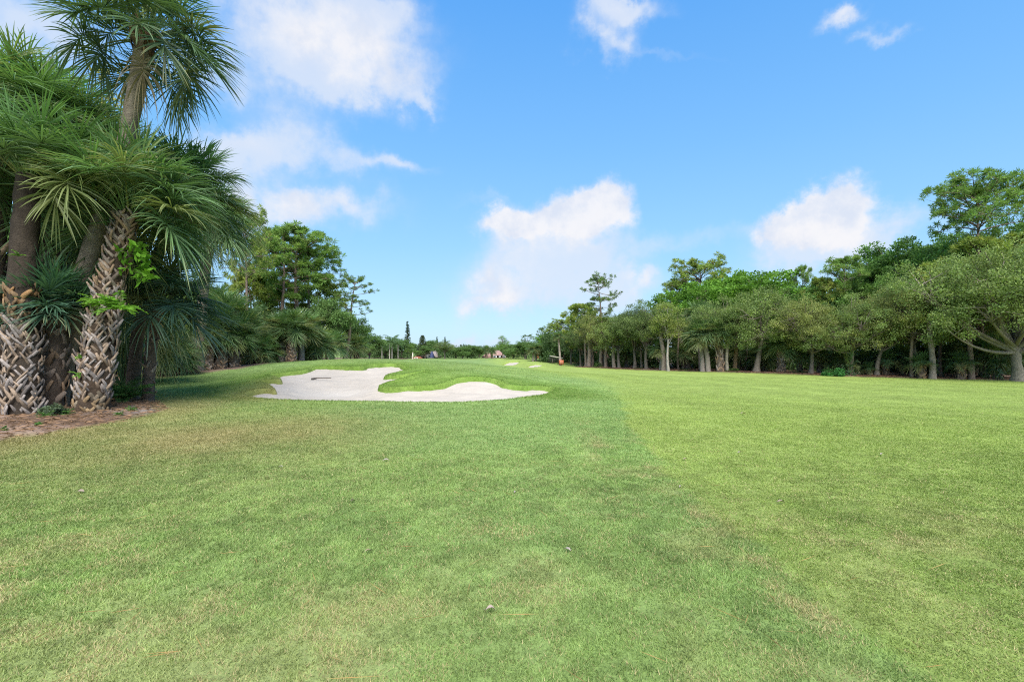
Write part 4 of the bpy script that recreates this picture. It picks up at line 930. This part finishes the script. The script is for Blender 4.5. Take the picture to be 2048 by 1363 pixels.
# ------------------------------------------------------------------ far end of the fairway
FB = 'trees closing the far end of the fairway'
P_('palm_tall', 1120, 53.0, 673, 'lone slender cabbage palm behind the orange sign at the fairway edge', wpx=30, group=FB, lean=-.06, tr=.55)
P_('palm_tall', 1066, 70.0, 700, 'left of two pale-trunked palms beyond the far bunkers', wpx=34, group=FB, tr=.7)
P_('palm_tall', 1072, 70.5, 698, 'right of two pale-trunked palms beyond the far bunkers', wpx=34, group=FB, rz=1, tr=.7)
inst('pine_dome', 1128, 66.0, 'small umbrella pine left of the yellow-green bushy pine', T, vtop=642, wpx=60, group=FB, rz=.5)
inst('pine_dome', 1108, 74.0, 'small flat pine over the lone slender palm', T, vtop=650, wpx=52, group=FB, rz=1.5)
inst('pine_gnarl', 1088, 80.0, 'sparse far pine with flat wisps, left of the small flat pine', T, vtop=656, wpx=46, group=FB, rz=1.1)
inst('pine_gnarl', 1052, 86.0, 'lacy far pine standing out against the sky above the left far bunker', T, vtop=670, wpx=40, group=FB, rz=2.2)
inst('ficus_a', 1090, 76.0, 'bright green tree behind the lone slender palm', T, vtop=668, wpx=56, group=FB, rz=.7)
inst('oak_c', 1142, 60.0, 'dark oak behind the orange sign', T, vtop=650, wpx=62, group=FB, rz=.2)
inst('oak_c', 1160, 56.0, 'grey-green oak right of the orange sign', T, vtop=648, wpx=66, group=FB, rz=1.2)
inst('bush_tree', 1050, 84.0, 'dark round tree behind the far bunkers', T, vtop=681, wpx=70, group=FB)
inst('bush_tree', 1026, 90.0, 'dark low tree just right of the pink-roofed house', T, vtop=687, wpx=52, group=FB, rz=1.2)
inst('bush_tree', 1086, 72.0, 'dark tree under the sparse far pine', T, vtop=683, wpx=70, group=FB, rz=2.3)
inst('green', 1005, 94.0, 'tall fresh green tree standing before the pink-roofed house', T, vtop=672, wpx=36, group=FB)
P_('palm_dark', 973, 90.0, 699, 'shaggy palm at the left end of the pink-roofed house', wpx=22, group=FB)
P_('palm_dark', 984, 91.0, 702, 'thin palm before the middle of the pink-roofed house', wpx=22, group=FB, rz=1)
inst('bush_tree', 945, 90.0, 'dome-shaped dark tree left of the pink-roofed house', T, vtop=689, wpx=50, group=FB, rz=.9)
inst('bush_tree', 925, 88.0, 'low grey-green dome tree right of the broad oak by the grey house', T, vtop=692, wpx=47, group=FB, rz=2.0)
inst('bush_tree', 958, 96.0, 'pale low tree touching the pink-roofed house on its left', T, vtop=696, wpx=32, group=FB, rz=.3)
inst('oak_c', 889, 86.0, 'broad dark oak right of the grey house', T, vtop=680, wpx=56, group=FB, rz=2.6)
inst('bush_tree', 912, 95.0, 'low tree filling the gap right of the broad dark oak', T, vtop=693, wpx=50, group=FB, rz=2.9)
inst('norfolk', 815, 104.0, 'tall narrow ladder-branched conifer, highest at the far end', T, vtop=639, wpx=15, group=FB)
inst('norfolk', 874, 108.0, 'narrow dark conifer tip above the broad dark oak', T, vtop=671, wpx=9, group=FB, rz=.5)
inst('norfolk', 890, 112.0, 'spindly conifer tip right of the narrow dark conifer', T, vtop=671, wpx=8, group=FB, rz=.9)
inst('conifer', 845, 98.0, 'broad pointed conifer above the grey house', T, vtop=668, wpx=26, group=FB)
inst('royal', 779, 84.0, 'left of two white-stemmed feather palms', 'palm tree', vtop=672, group=FB)
inst('royal', 784, 85.0, 'right of two white-stemmed feather palms', 'palm tree', vtop=668, group=FB, rz=1)
inst('royal', 796, 88.0, 'feather palm between the white-stemmed pair and the ladder-branched conifer', 'palm tree', vtop=674, group=FB, rz=2)
inst('royal', 764, 86.0, 'feather palm with drooping fronds left of the white-stemmed pair', 'palm tree', vtop=678, group=FB, rz=3)
inst('bush_tree', 738, 74.0, 'rounded green tree right of the leaning pine', T, vtop=667, wpx=77, group=FB, rz=1.6)
inst('bush_tree', 770, 90.0, 'dark tree behind the feather palms', T, vtop=679, wpx=62, group=FB, rz=2.4)
inst('bush_tree', 803, 92.0, 'dark tree below the ladder-branched conifer', T, vtop=677, wpx=57, group=FB, rz=.2)
inst('green', 822, 90.0, 'brownish green tree behind the pale pole', T, vtop=690, wpx=30, group=FB, rz=1.3)
inst('bush_tree', 850, 90.0, 'bright bushy tree left of the grey house', T, vtop=690, wpx=32, group=FB, rz=.6)
inst('bush_tree', 862, 102.0, 'dark tree behind the grey house', T, vtop=679, wpx=50, group=FB, rz=3.0)
inst('bush_tree', 985, 106.0, 'low trees edge behind the pink-roofed house', T, vtop=694, wpx=62, group=FB, rz=3.4)

# ------------------------------------------------------------------ left-hand wood behind the clump
LP = 'pines of the left-hand wood'
inst('pine_round', 566, 38.0, 'tall dense pine, left of the two largest behind the bunker mound', T, vtop=456, wpx=130, group=LP, rz=.4)
inst('pine_round', 594, 39.0, 'tall dense pine with a branch reaching right, largest behind the bunker mound', T, vtop=452, wpx=165, group=LP, rz=2.1)
inst('pine_flat', 618, 41.0, 'pine with an open side branch pointing over the bunker', T, vtop=500, wpx=135, group=LP, rz=1.1)
inst('pine_round', 534, 40.0, 'pine with pinkish stem left of the two largest', T, vtop=478, wpx=110, group=LP, rz=3.0)
inst('pine_dome', 492, 33.0, 'pine half hidden behind the outermost drooping palm', T, vtop=436, wpx=110, group=LP, rz=.9)
inst('pine_bushy', 640, 44.0, 'yellow-green short pine right of the largest pines', T, vtop=548, wpx=110, group=LP, rz=.3)
inst('pine_gnarl', 690, 40.0, 'gnarled leaning pine with ragged branches hanging to the right', T, vtop=556, wpx=125, group=LP, rz=3.25)
inst('pine_bushy', 560, 44.0, 'light green pine filling between the tall pine stems', T, vtop=560, wpx=100, group=LP, rz=1.7)
inst('pine_bushy', 500, 38.0, 'light pine low behind the palm row', T, vtop=540, wpx=100, group=LP, rz=2.7)
inst('bush_tree', 652, 38.0, 'dark feathery tree left of the leaning pine', T, vtop=592, wpx=110, group='dark trees of the left-hand wood')
inst('bush_tree', 700, 44.0, 'dark bushy tree around the foot of the leaning pine', T, vtop=628, wpx=84, group='dark trees of the left-hand wood', rz=1)
inst('bush_tree', 610, 42.0, 'dark tree below the largest pines', T, vtop=655, wpx=120, group='dark trees of the left-hand wood', rz=2)
inst('ficus_b', 470, 36.0, 'dark tree behind the palm row', T, vtop=610, wpx=150, group='dark trees of the left-hand wood', rz=2)
inst('ficus_b', 380, 32.0, 'dark tree hidden behind the clump and the palm row', T, vtop=540, wpx=170, group='dark trees of the left-hand wood', rz=.4)
inst('sparse', 218, 17.5, 'thin yellow-leaved tree peeping over the clump beside the tallest palm trunk', T, vtop=140, wpx=120)
inst('ficus_b', 20, 19.5, 'dark tree at the left edge behind the blackened palm', T, vtop=400, wpx=240, group='dark trees of the left-hand wood', rz=1.2)
inst('ficus_b', 160, 21.0, 'dark tree behind the middle of the clump', T, vtop=410, wpx=220, group='dark trees of the left-hand wood', rz=2.2)
inst('bush_tree', 265, 23.0, 'dark tree behind the booted palm', T, vtop=520, wpx=170, group='dark trees of the left-hand wood', rz=3)
LR = 'cabbage palms of the row left of the bunker'
P_('palm_boot', 413, 25.0, 676, 'left of three stout booted palms in the row left of the bunker', wpx=105, group=LR)
P_('palm_boot', 440, 25.6, 662, 'middle of three stout booted palms in the row left of the bunker', wpx=120, group=LR, rz=1.0)
P_('palm_boot', 467, 26.2, 676, 'right of three stout booted palms in the row left of the bunker', wpx=115, group=LR, rz=2.0)
P_('palm_boot', 462, 29.0, 640, 'taller palm crown rising behind the three booted palms', wpx=130, group=LR, rz=2.6)
P_('palm_boot', 492, 29.0, 668, 'palm crown right of and behind the three booted palms', wpx=110, group=LR, rz=.4)
P_('palm_dark', 430, 30.0, 618, 'highest palm crown of the row, above the left booted palm', wpx=120, group=LR, rz=1.4)
P_('palm_tall', 561, 31.0, 656, 'palm with a pinkish straight trunk, left of a pair on the mound edge', wpx=90, group=LR)
P_('palm_boot', 582, 30.6, 660, 'palm with booted tilted trunk, right of a pair on the mound edge', wpx=100, group=LR, rz=.7)
P_('palm_tall', 602, 32.0, 658, 'palm behind the pair, its trunk nearest the bunker', wpx=110, group=LR, rz=1.7)
P_('palm_dark', 634, 34.0, 690, 'low palm right of the pair on the mound edge', wpx=90, group=LR, rz=.2)
P_('palm_dark', 664, 37.0, 690, 'low palm at the foot of the dark feathery tree', wpx=80, group=LR, rz=.9)
P_('palm_dark', 712, 42.0, 692, 'low palm right of the leaning pine stem', wpx=60, group=LR, rz=2.9)
P_('palm_dark', 520, 29.0, 704, 'silvery low palm right of the booted three', wpx=95, group=LR, rz=1.9)
P_('palm_dark', 548, 31.5, 690, 'dim palm between booted three and the pair', wpx=90, group=LR, rz=2.5)
P_('palm_low', 357, 23.0, 722, 'short palm with yellowish leaf tips on a stump between clump and booted three', wpx=100, group=LR)
P_('palm_boot', 392, 26.5, 690, 'pale palm left of the three booted palms', wpx=110, group=LR, rz=2.3)
P_('palm_dark', 346, 26.5, 688, 'wide green palm between the yellow-skirted palm and the booted three', wpx=130, group=LR, rz=.6)
P_('palm_dark', 322, 22.5, 704, 'dark palm directly right of the yellow-skirted palm', wpx=130, group=LR, rz=1.6)
P_('palm_dark', 375, 28.0, 650, 'palm crown above the wide green palm', wpx=120, group=LR, rz=2.8)
inst('palmetto', 252, 15.6, 'arching fan-leaved plant at the right foot of the booted palm', 'shrub', vtop=706, wpx=120)

# ------------------------------------------------------------------ undergrowth: dim leafy mass deep in both woods
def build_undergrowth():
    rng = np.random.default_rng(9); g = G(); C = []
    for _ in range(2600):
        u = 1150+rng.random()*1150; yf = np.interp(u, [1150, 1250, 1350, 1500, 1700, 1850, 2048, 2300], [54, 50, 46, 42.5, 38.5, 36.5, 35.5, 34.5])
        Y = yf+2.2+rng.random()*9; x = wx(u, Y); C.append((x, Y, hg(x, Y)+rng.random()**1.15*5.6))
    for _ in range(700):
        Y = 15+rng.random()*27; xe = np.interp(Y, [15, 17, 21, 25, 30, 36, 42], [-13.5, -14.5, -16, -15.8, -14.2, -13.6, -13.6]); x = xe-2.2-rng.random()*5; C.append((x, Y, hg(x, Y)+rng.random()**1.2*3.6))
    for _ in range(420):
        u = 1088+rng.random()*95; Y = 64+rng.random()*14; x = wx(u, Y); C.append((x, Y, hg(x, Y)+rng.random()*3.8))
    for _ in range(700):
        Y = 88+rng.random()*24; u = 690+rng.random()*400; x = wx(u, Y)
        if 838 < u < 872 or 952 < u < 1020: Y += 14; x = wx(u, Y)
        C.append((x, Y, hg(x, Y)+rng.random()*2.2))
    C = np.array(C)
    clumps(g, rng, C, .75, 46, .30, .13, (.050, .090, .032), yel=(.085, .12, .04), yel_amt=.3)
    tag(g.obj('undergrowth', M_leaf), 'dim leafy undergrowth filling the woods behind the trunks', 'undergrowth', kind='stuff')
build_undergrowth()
def build_straw():
    rng = np.random.default_rng(10); n = 9000
    x = -12.5+rng.random(n)*7; y = 7.4+rng.random(n)*7
    k = sdf(LBED, x, y) < .1; x, y = x[k], y[k]; n = len(x)
    a = rng.random(n)*6.28; D = np.stack([np.cos(a), np.sin(a), (rng.random(n)-.4)*.35], 1)
    P = np.stack([x, y, HG(x, y)+.008+.02*rng.random(n)], 1)
    col = np.array([.25, .15, .085])*(.5+.8*rng.random((n, 1)))*np.where(rng.random((n, 1)) < .3, np.array([[.5, .5, .5]]), 1.0)
    g = G(); leaf_quads(g, P, D, .10+.12*rng.random(n), .010+.012*rng.random(n), col, rng)
    x = -26+rng.random(6000)*50; 
    m = 5000; u = 1150+rng.random(m)*1000; Y = np.interp(u, [1180, 1250, 1350, 1500, 1700, 1850, 2048, 2200], [51, 47, 43.3, 39.2, 35.2, 33.9, 32.6, 31.5])+.1+rng.random(m)*1.6; x = (u-1024)/F*Y
    a = rng.random(m)*6.28; P = np.stack([x, Y, HG(x, Y)+.02], 1); D = np.stack([np.cos(a), np.sin(a), (rng.random(m)-.4)*.5], 1)
    leaf_quads(g, P, D, .16+.12*rng.random(m), .03, np.array([.20, .105, .065])*(.5+.8*rng.random((m, 1))), rng)
    tag(g.obj('pine_straw', M_dry), 'brown pine straw and leaf litter on the tree beds', 'leaf litter', kind='stuff')
    # single needles fallen on the turf
    n = 260; x = (rng.random(n)-.62)*9; y = 2.0+rng.random(n)**1.5*7; a = rng.random(n)*6.28; D = np.stack([np.cos(a), np.sin(a), rng.normal(size=n)*.06], 1)
    g = G(); P = np.stack([x, y, HG(x, y)+.026], 1); leaf_quads(g, P, D, .14+.14*rng.random(n), .0035, np.array([.30, .19, .07])*(.6+.6*rng.random((n, 1))), rng)
    tag(g.obj('pine_needles', M_dry), 'scattered orange pine needles lying in the turf', 'pine needles', kind='stuff')
build_straw()
# dry leaves on the turf
DL = 'dry leaves fallen on the turf'
def dry_leaf(u, v, L, col, rz, curl, label, seed):
    Y = 1.5/(v-HOR)*F; x = wx(u, Y); rng = np.random.default_rng(seed); g = G(); ns, nw = 9, 5
    t = np.linspace(-1, 1, ns); w = np.linspace(-1, 1, nw); V = []
    for a in t:
        for b in w:
            ww = L*.26*(1-abs(a)**2.2)+.001
            V.append((a*L*.5, b*ww, curl*L*(a*a*.5)*-1+curl*L*.5+abs(b)*ww*.5+rng.normal()*.0008))
    q = [(i*nw+j, i*nw+j+1, (i+1)*nw+j+1, (i+1)*nw+j) for i in range(ns-1) for j in range(nw-1)]
    g.add(V, q=q, c=col); g.tube([(-L*.5, 0, 0), (-L*.62, .002, .002), (-L*.72, .006, .004)], [.0014, .0012, .0008], 5, np.array(col)*.6)
    o = g.obj('dry_leaf', M_dry, smooth=True); o.location = (x, Y, hg(x, Y)+.022); o.rotation_euler = (rng.normal()*.15, rng.normal()*.15, rz); tag(o, label, 'leaf', DL)
PALE, TAN, BRN = (.27, .235, .20), (.23, .18, .135), (.07, .052, .04)
for i, a in enumerate([(981, 1227, .06, (.31, .24, .20), .3, .55, 'curled pinkish dry leaf, nearest the camera in the centre'), (1135, 1106, .055, PALE, -.7, .3, 'pale grey dry leaf right of centre in the foreground'),
                       (772, 924, .085, PALE, .2, .35, 'pale curled dry leaf on the turf below the bunker'), (1562, 1011, .075, TAN, 0, .4, 'tan dry leaf on the fairway, nearest of those on the right'),
                       (1371, 921, .065, TAN, .3, .4, 'tan dry leaf on the fairway edge beyond the nearest tan one'), (706, 1006, .045, BRN, .9, .5, 'small dark brown leaf in the left middle turf'),
                       (161, 985, .075, (.24, .19, .145), .1, .3, 'light brown dry leaf on the thin turf at the left'), (737, 1107, .06, (.29, .235, .15), .5, .4, 'narrow straw-coloured dry leaf in the left foreground'),
                       (1486, 828, .12, TAN, .1, .4, 'far tan dry leaf out on the fairway'), (1764, 911, .06, PALE, .4, .3, 'small pale dry leaf far right on the fairway'), (1030, 988, .04, PALE, 1.2, .3, 'tiny pale leaf in the middle of the turf'),
                       (1361, 978, .04, PALE, .8, .3, 'tiny pale leaf on the mowing line'), (562, 936, .05, PALE, .2, .3, 'tiny pale leaf left of the pale curled one'), (1479, 908, .06, PALE, .2, .3, 'pale sliver of leaf between the tan fairway leaves')]):
    dry_leaf(*a, seed=i)
# rake lying in the bunker
def rake():
    Y = 20.3; x = wx(636, Y); r = empty('bunker_rake', (x, Y, float(sand_z(np.array([x]), np.array([Y]), np.array([-1.2]))[0])+.05), -.12)
    g = G(); g.tube([(-.16, 0, .02), (.2, .02, .025), (.55, .03, .03)], [.016, .015, .014], 7, (.06, .042, .03)); g.obj('handle', M_paint, r)
    g = G(); g.box(-.18, -.15, -.2, .2, 0, .03, (.03, .025, .02))
    for k in range(9): g.box(-.20, -.185, -.19+k*.047-.006, -.19+k*.047+.006, -.04, .01, (.03, .025, .02))
    g.obj('rake_head', M_paint, r); tag(r, 'dark bunker rake lying on the pale sand', 'rake')
rake()

# ------------------------------------------------------------------ buildings and small things at the far end
def house(name, label, u0, u1, Y, vb, ve, vr, wall, roof, dep=7.0, hip=True, wins=(), door=None, gable_front=False):
    x0, x1 = wx(u0, Y), wx(u1, Y); zb, zv, zr = hg((x0+x1)/2, Y)-.1, wz(ve, Y), wz(vr, Y); w = x1-x0
    r = empty(name, ((x0+x1)/2, Y, zb)); hv, hr = zv-zb, zr-zb; a = w/2
    g = G(); g.box(-a, a, 0, dep, 0, hv, wall)
    if gable_front: g.add([(-a, 0, hv), (a, 0, hv), (0, 0, hr-.05), (-a, dep, hv), (a, dep, hv), (0, dep, hr-.05)], t=[(0, 1, 2), (3, 5, 4)], c=wall)
    g.obj('wall', M_paint, r)
    o = .35; g = G()
    if gable_front:
        V = [(-a-o, -o, hv-.15), (0, -o, hr), (a+o, -o, hv-.15), (-a-o, dep+o, hv-.15), (0, dep+o, hr), (a+o, dep+o, hv-.15)]
        g.add(V+[(p[0], p[1], p[2]+.12) for p in V], q=[(6, 7, 10, 9), (7, 8, 11, 10), (0, 3, 4, 1), (1, 4, 5, 2), (0, 1, 7, 6), (1, 2, 8, 7), (2, 5, 11, 8), (0, 6, 9, 3)], c=roof)
    else:
        h = min(a*.55, dep*.5) if hip else -o
        V = [(-a-o, -o, hv+.02), (a+o, -o, hv+.02), (a+o, dep+o, hv+.02), (-a-o, dep+o, hv+.02), (-a+h, dep/2, hr), (a-h, dep/2, hr)]
        g.add(V, q=[(0, 1, 5, 4), (2, 3, 4, 5), (0, 3, 2, 1)], t=[(1, 2, 5), (3, 0, 4)], c=roof)
        rt = G()
    ro = g.obj('roof', M_roof, r)
    for (fx, fz, ww, hh) in wins:
        cx, cz = -a+fx*w, fz*hv; g = G(); t = .08
        for (p, q_, s, e) in ((-ww/2-t, -ww/2, -hh/2, hh/2), (ww/2, ww/2+t, -hh/2, hh/2), (-ww/2-t, ww/2+t, hh/2, hh/2+t), (-ww/2-t, ww/2+t, -hh/2-t, -hh/2)):
            g.box(cx+p, cx+q_, -.06, -.002, cz+s, cz+e, (.75, .74, .72))
        wo = g.obj('window', M_paint, r); g = G(); g.box(cx-ww/2, cx+ww/2, -.03, -.004, cz-hh/2, cz+hh/2, (.03, .04, .05)); g.obj('pane', M_glass, wo)
    tag(r, label, 'house'); return r
house('tiled_house', 'white house with a pink tiled hip roof at the far end of the fairway', 965, 1009, 97, 722, 715.5, 700, (.42, .39, .35), (.27, .165, .14), wins=[(.62, .5, 1.1, .9), (.78, .5, 1.1, .9), (.92, .5, .8, .9)], dep=9)
house('gabled_house', 'grey-white gabled house half hidden left of the broad dark oak', 846, 869, 92, 720, 713, 703, (.30, .30, .31), (.20, .165, .15), gable_front=True, wins=[(.3, .55, .5, .6), (.5, 1.15, .4, .4)], dep=8)
house('garden_house', 'small house showing only its orange-red roof right of the pale pole', 826, 838, 88, 722, 717, 710.5, (.6, .5, .42), (.22, .085, .05), wins=[(.5, .4, .4, .4)], dep=5)
house('orange_house', 'orange-walled house seen between the trunks on the right', 1170, 1202, 62, 733, 706, 694, (.58, .25, .14), (.42, .16, .10), wins=[(.28, .42, .75, .7), (.62, .85, .7, .5), (.75, .32, .8, .9)], dep=6, hip=False)
house('red_house', 'small red-walled house peeping between the far palms and the shelter', 1072, 1092, 92, 722, 709, 702, (.55, .17, .09), (.35, .13, .09), wins=[(.5, .6, .6, .6)], dep=5)
def pink_wall():
    Y = 57.5; r = G(); x0, x1 = wx(1203, Y), wx(1217, Y); z = hg(x0, Y); r.box(x0, x1, Y, Y+.35, z-.1, wz(697, Y), (.55, .36, .32)); r.box(x0-.08, x1+.08, Y-.08, Y+.43, wz(697, Y)+.002, wz(695, Y), (.5, .33, .29))
    tag(r.obj('garden_wall', M_paint), 'tall pink garden wall between two brown stems', 'wall')
pink_wall()
def shelter():
    Y = 60.0; x0, x1 = wx(1105, Y), wx(1122, Y); z = hg(x0, Y); zt = wz(715, Y); r = empty('shelter', ((x0+x1)/2, Y, z)); a = (x1-x0)/2; h = zt-z
    g = G(); V = [(-a-.2, -.3, h+.12), (a+.2, -.3, h-.12), (a+.2, 3, h-.12), (-a-.2, 3, h+.12)]
    g.add(V+[(p[0], p[1], p[2]+.14) for p in V], q=[(4, 5, 6, 7), (0, 3, 2, 1), (0, 1, 5, 4), (1, 2, 6, 5), (2, 3, 7, 6), (3, 0, 4, 7)], c=(.36, .33, .27)); g.obj('roof', M_paint, r)
    for sx in (-a, a):
        for sy in (0, 2.7):
            g = G(); g.box(sx-.05, sx+.05, sy-.05, sy+.05, -.1, h-.13, (.10, .08, .06)); g.obj('post', M_paint, r)
    tag(r, 'dark open shelter with pale flat roof beside the lone slender palm', 'shelter')
shelter()
def picket_fence():
    Y = 57.0; x0, x1 = wx(1096, Y), wx(1117, Y); r = empty('fence', (x0, Y, 0)); g = G(); n = 9
    for i in range(n):
        x = (x1-x0)*i/(n-1); z = hg(x0+x, Y); g.box(x-.014, x+.014, -.014, .014, z-.1, z+.7, (.025, .022, .018))
    g.obj('picket', M_paint, r); g = G(); z = hg(x0, Y); z1 = hg(x1, Y)
    for hh in (.2, .58): g.tube([(0, .05, z+hh), (x1-x0, .05, z1+hh)], [.03, .03], 6, (.025, .022, .018))
    g.obj('rail', M_paint, r); tag(r, 'dark picket fence below the shelter', 'fence')
picket_fence()
def post_sign():
    Y = 52.6; x = wx(1122.5, Y); z = hg(x, Y); r = empty('sign', (x, Y, z)); g = G(); g.box(-.04, .04, -.03, .03, -.1, .75, (.12, .07, .05)); g.obj('post', M_paint, r)
    g = G(); zc = wz(724.5, Y)-z; s = .25
    g.box(-s, s, -.06, -.032, zc-s, zc+s, (.27, .075, .03))
    for k in (-.085, .085): g.box(k-.012, k+.012, -.066, -.0605, zc-s*.9, zc+s*.9, (.48, .26, .17)); g.box(-s*.9, s*.9, -.0655, -.0602, zc+k-.012, zc+k+.012, (.48, .26, .17))
    g.obj('board', M_paint, r); tag(r, 'square orange sign with a pale grid at the foot of the slender palm', 'sign')
post_sign()
def pole():
    Y = 60.0; x = wx(825.3, Y); z = hg(x, Y); r = empty('pole', (x, Y, z)); g = G(); h = wz(705.5, Y)-z
    g.tube([(0, 0, -.1), (0, 0, h*.5), (.01, 0, h)], [.07, .065, .06], 8, (.42, .38, .31)); g.obj('shaft', M_paint, r)
    g = G(); g.tube([(.01, 0, h), (.01, 0, h+.08)], [.08, .05], 8, (.30, .27, .22)); g.obj('cap', M_paint, r); tag(r, 'slender pale wooden pole on the crest behind the bunker', 'pole')
pole()
def parasol():
    Y = 88.0; x = wx(864, Y); z = hg(x, Y); r = empty('parasol', (x, Y, z)); g = G(); g.tube([(0, 0, 0), (0, 0, 1.36)], [.04, .04], 7, (.2, .2, .2)); g.obj('pole', M_paint, r)
    g = G(); n = 14; R = [(.25, .34), (.5, .32), (.85, .24), (1.15, .12), (1.34, .04)]
    V = [(math.cos(k/n*6.283)*rr*(1+.25*(k % 2)), math.sin(k/n*6.283)*rr*(1+.25*(k % 2)), h) for h, rr in R for k in range(n)]
    g.add(V, q=[(i*n+k, i*n+(k+1) % n, (i+1)*n+(k+1) % n, (i+1)*n+k) for i in range(4) for k in range(n)], c=(.035, .045, .11)); g.obj('canopy', M_paint, r)
    tag(r, 'closed dark blue parasol by the grey-white gabled house', 'parasol')
parasol()
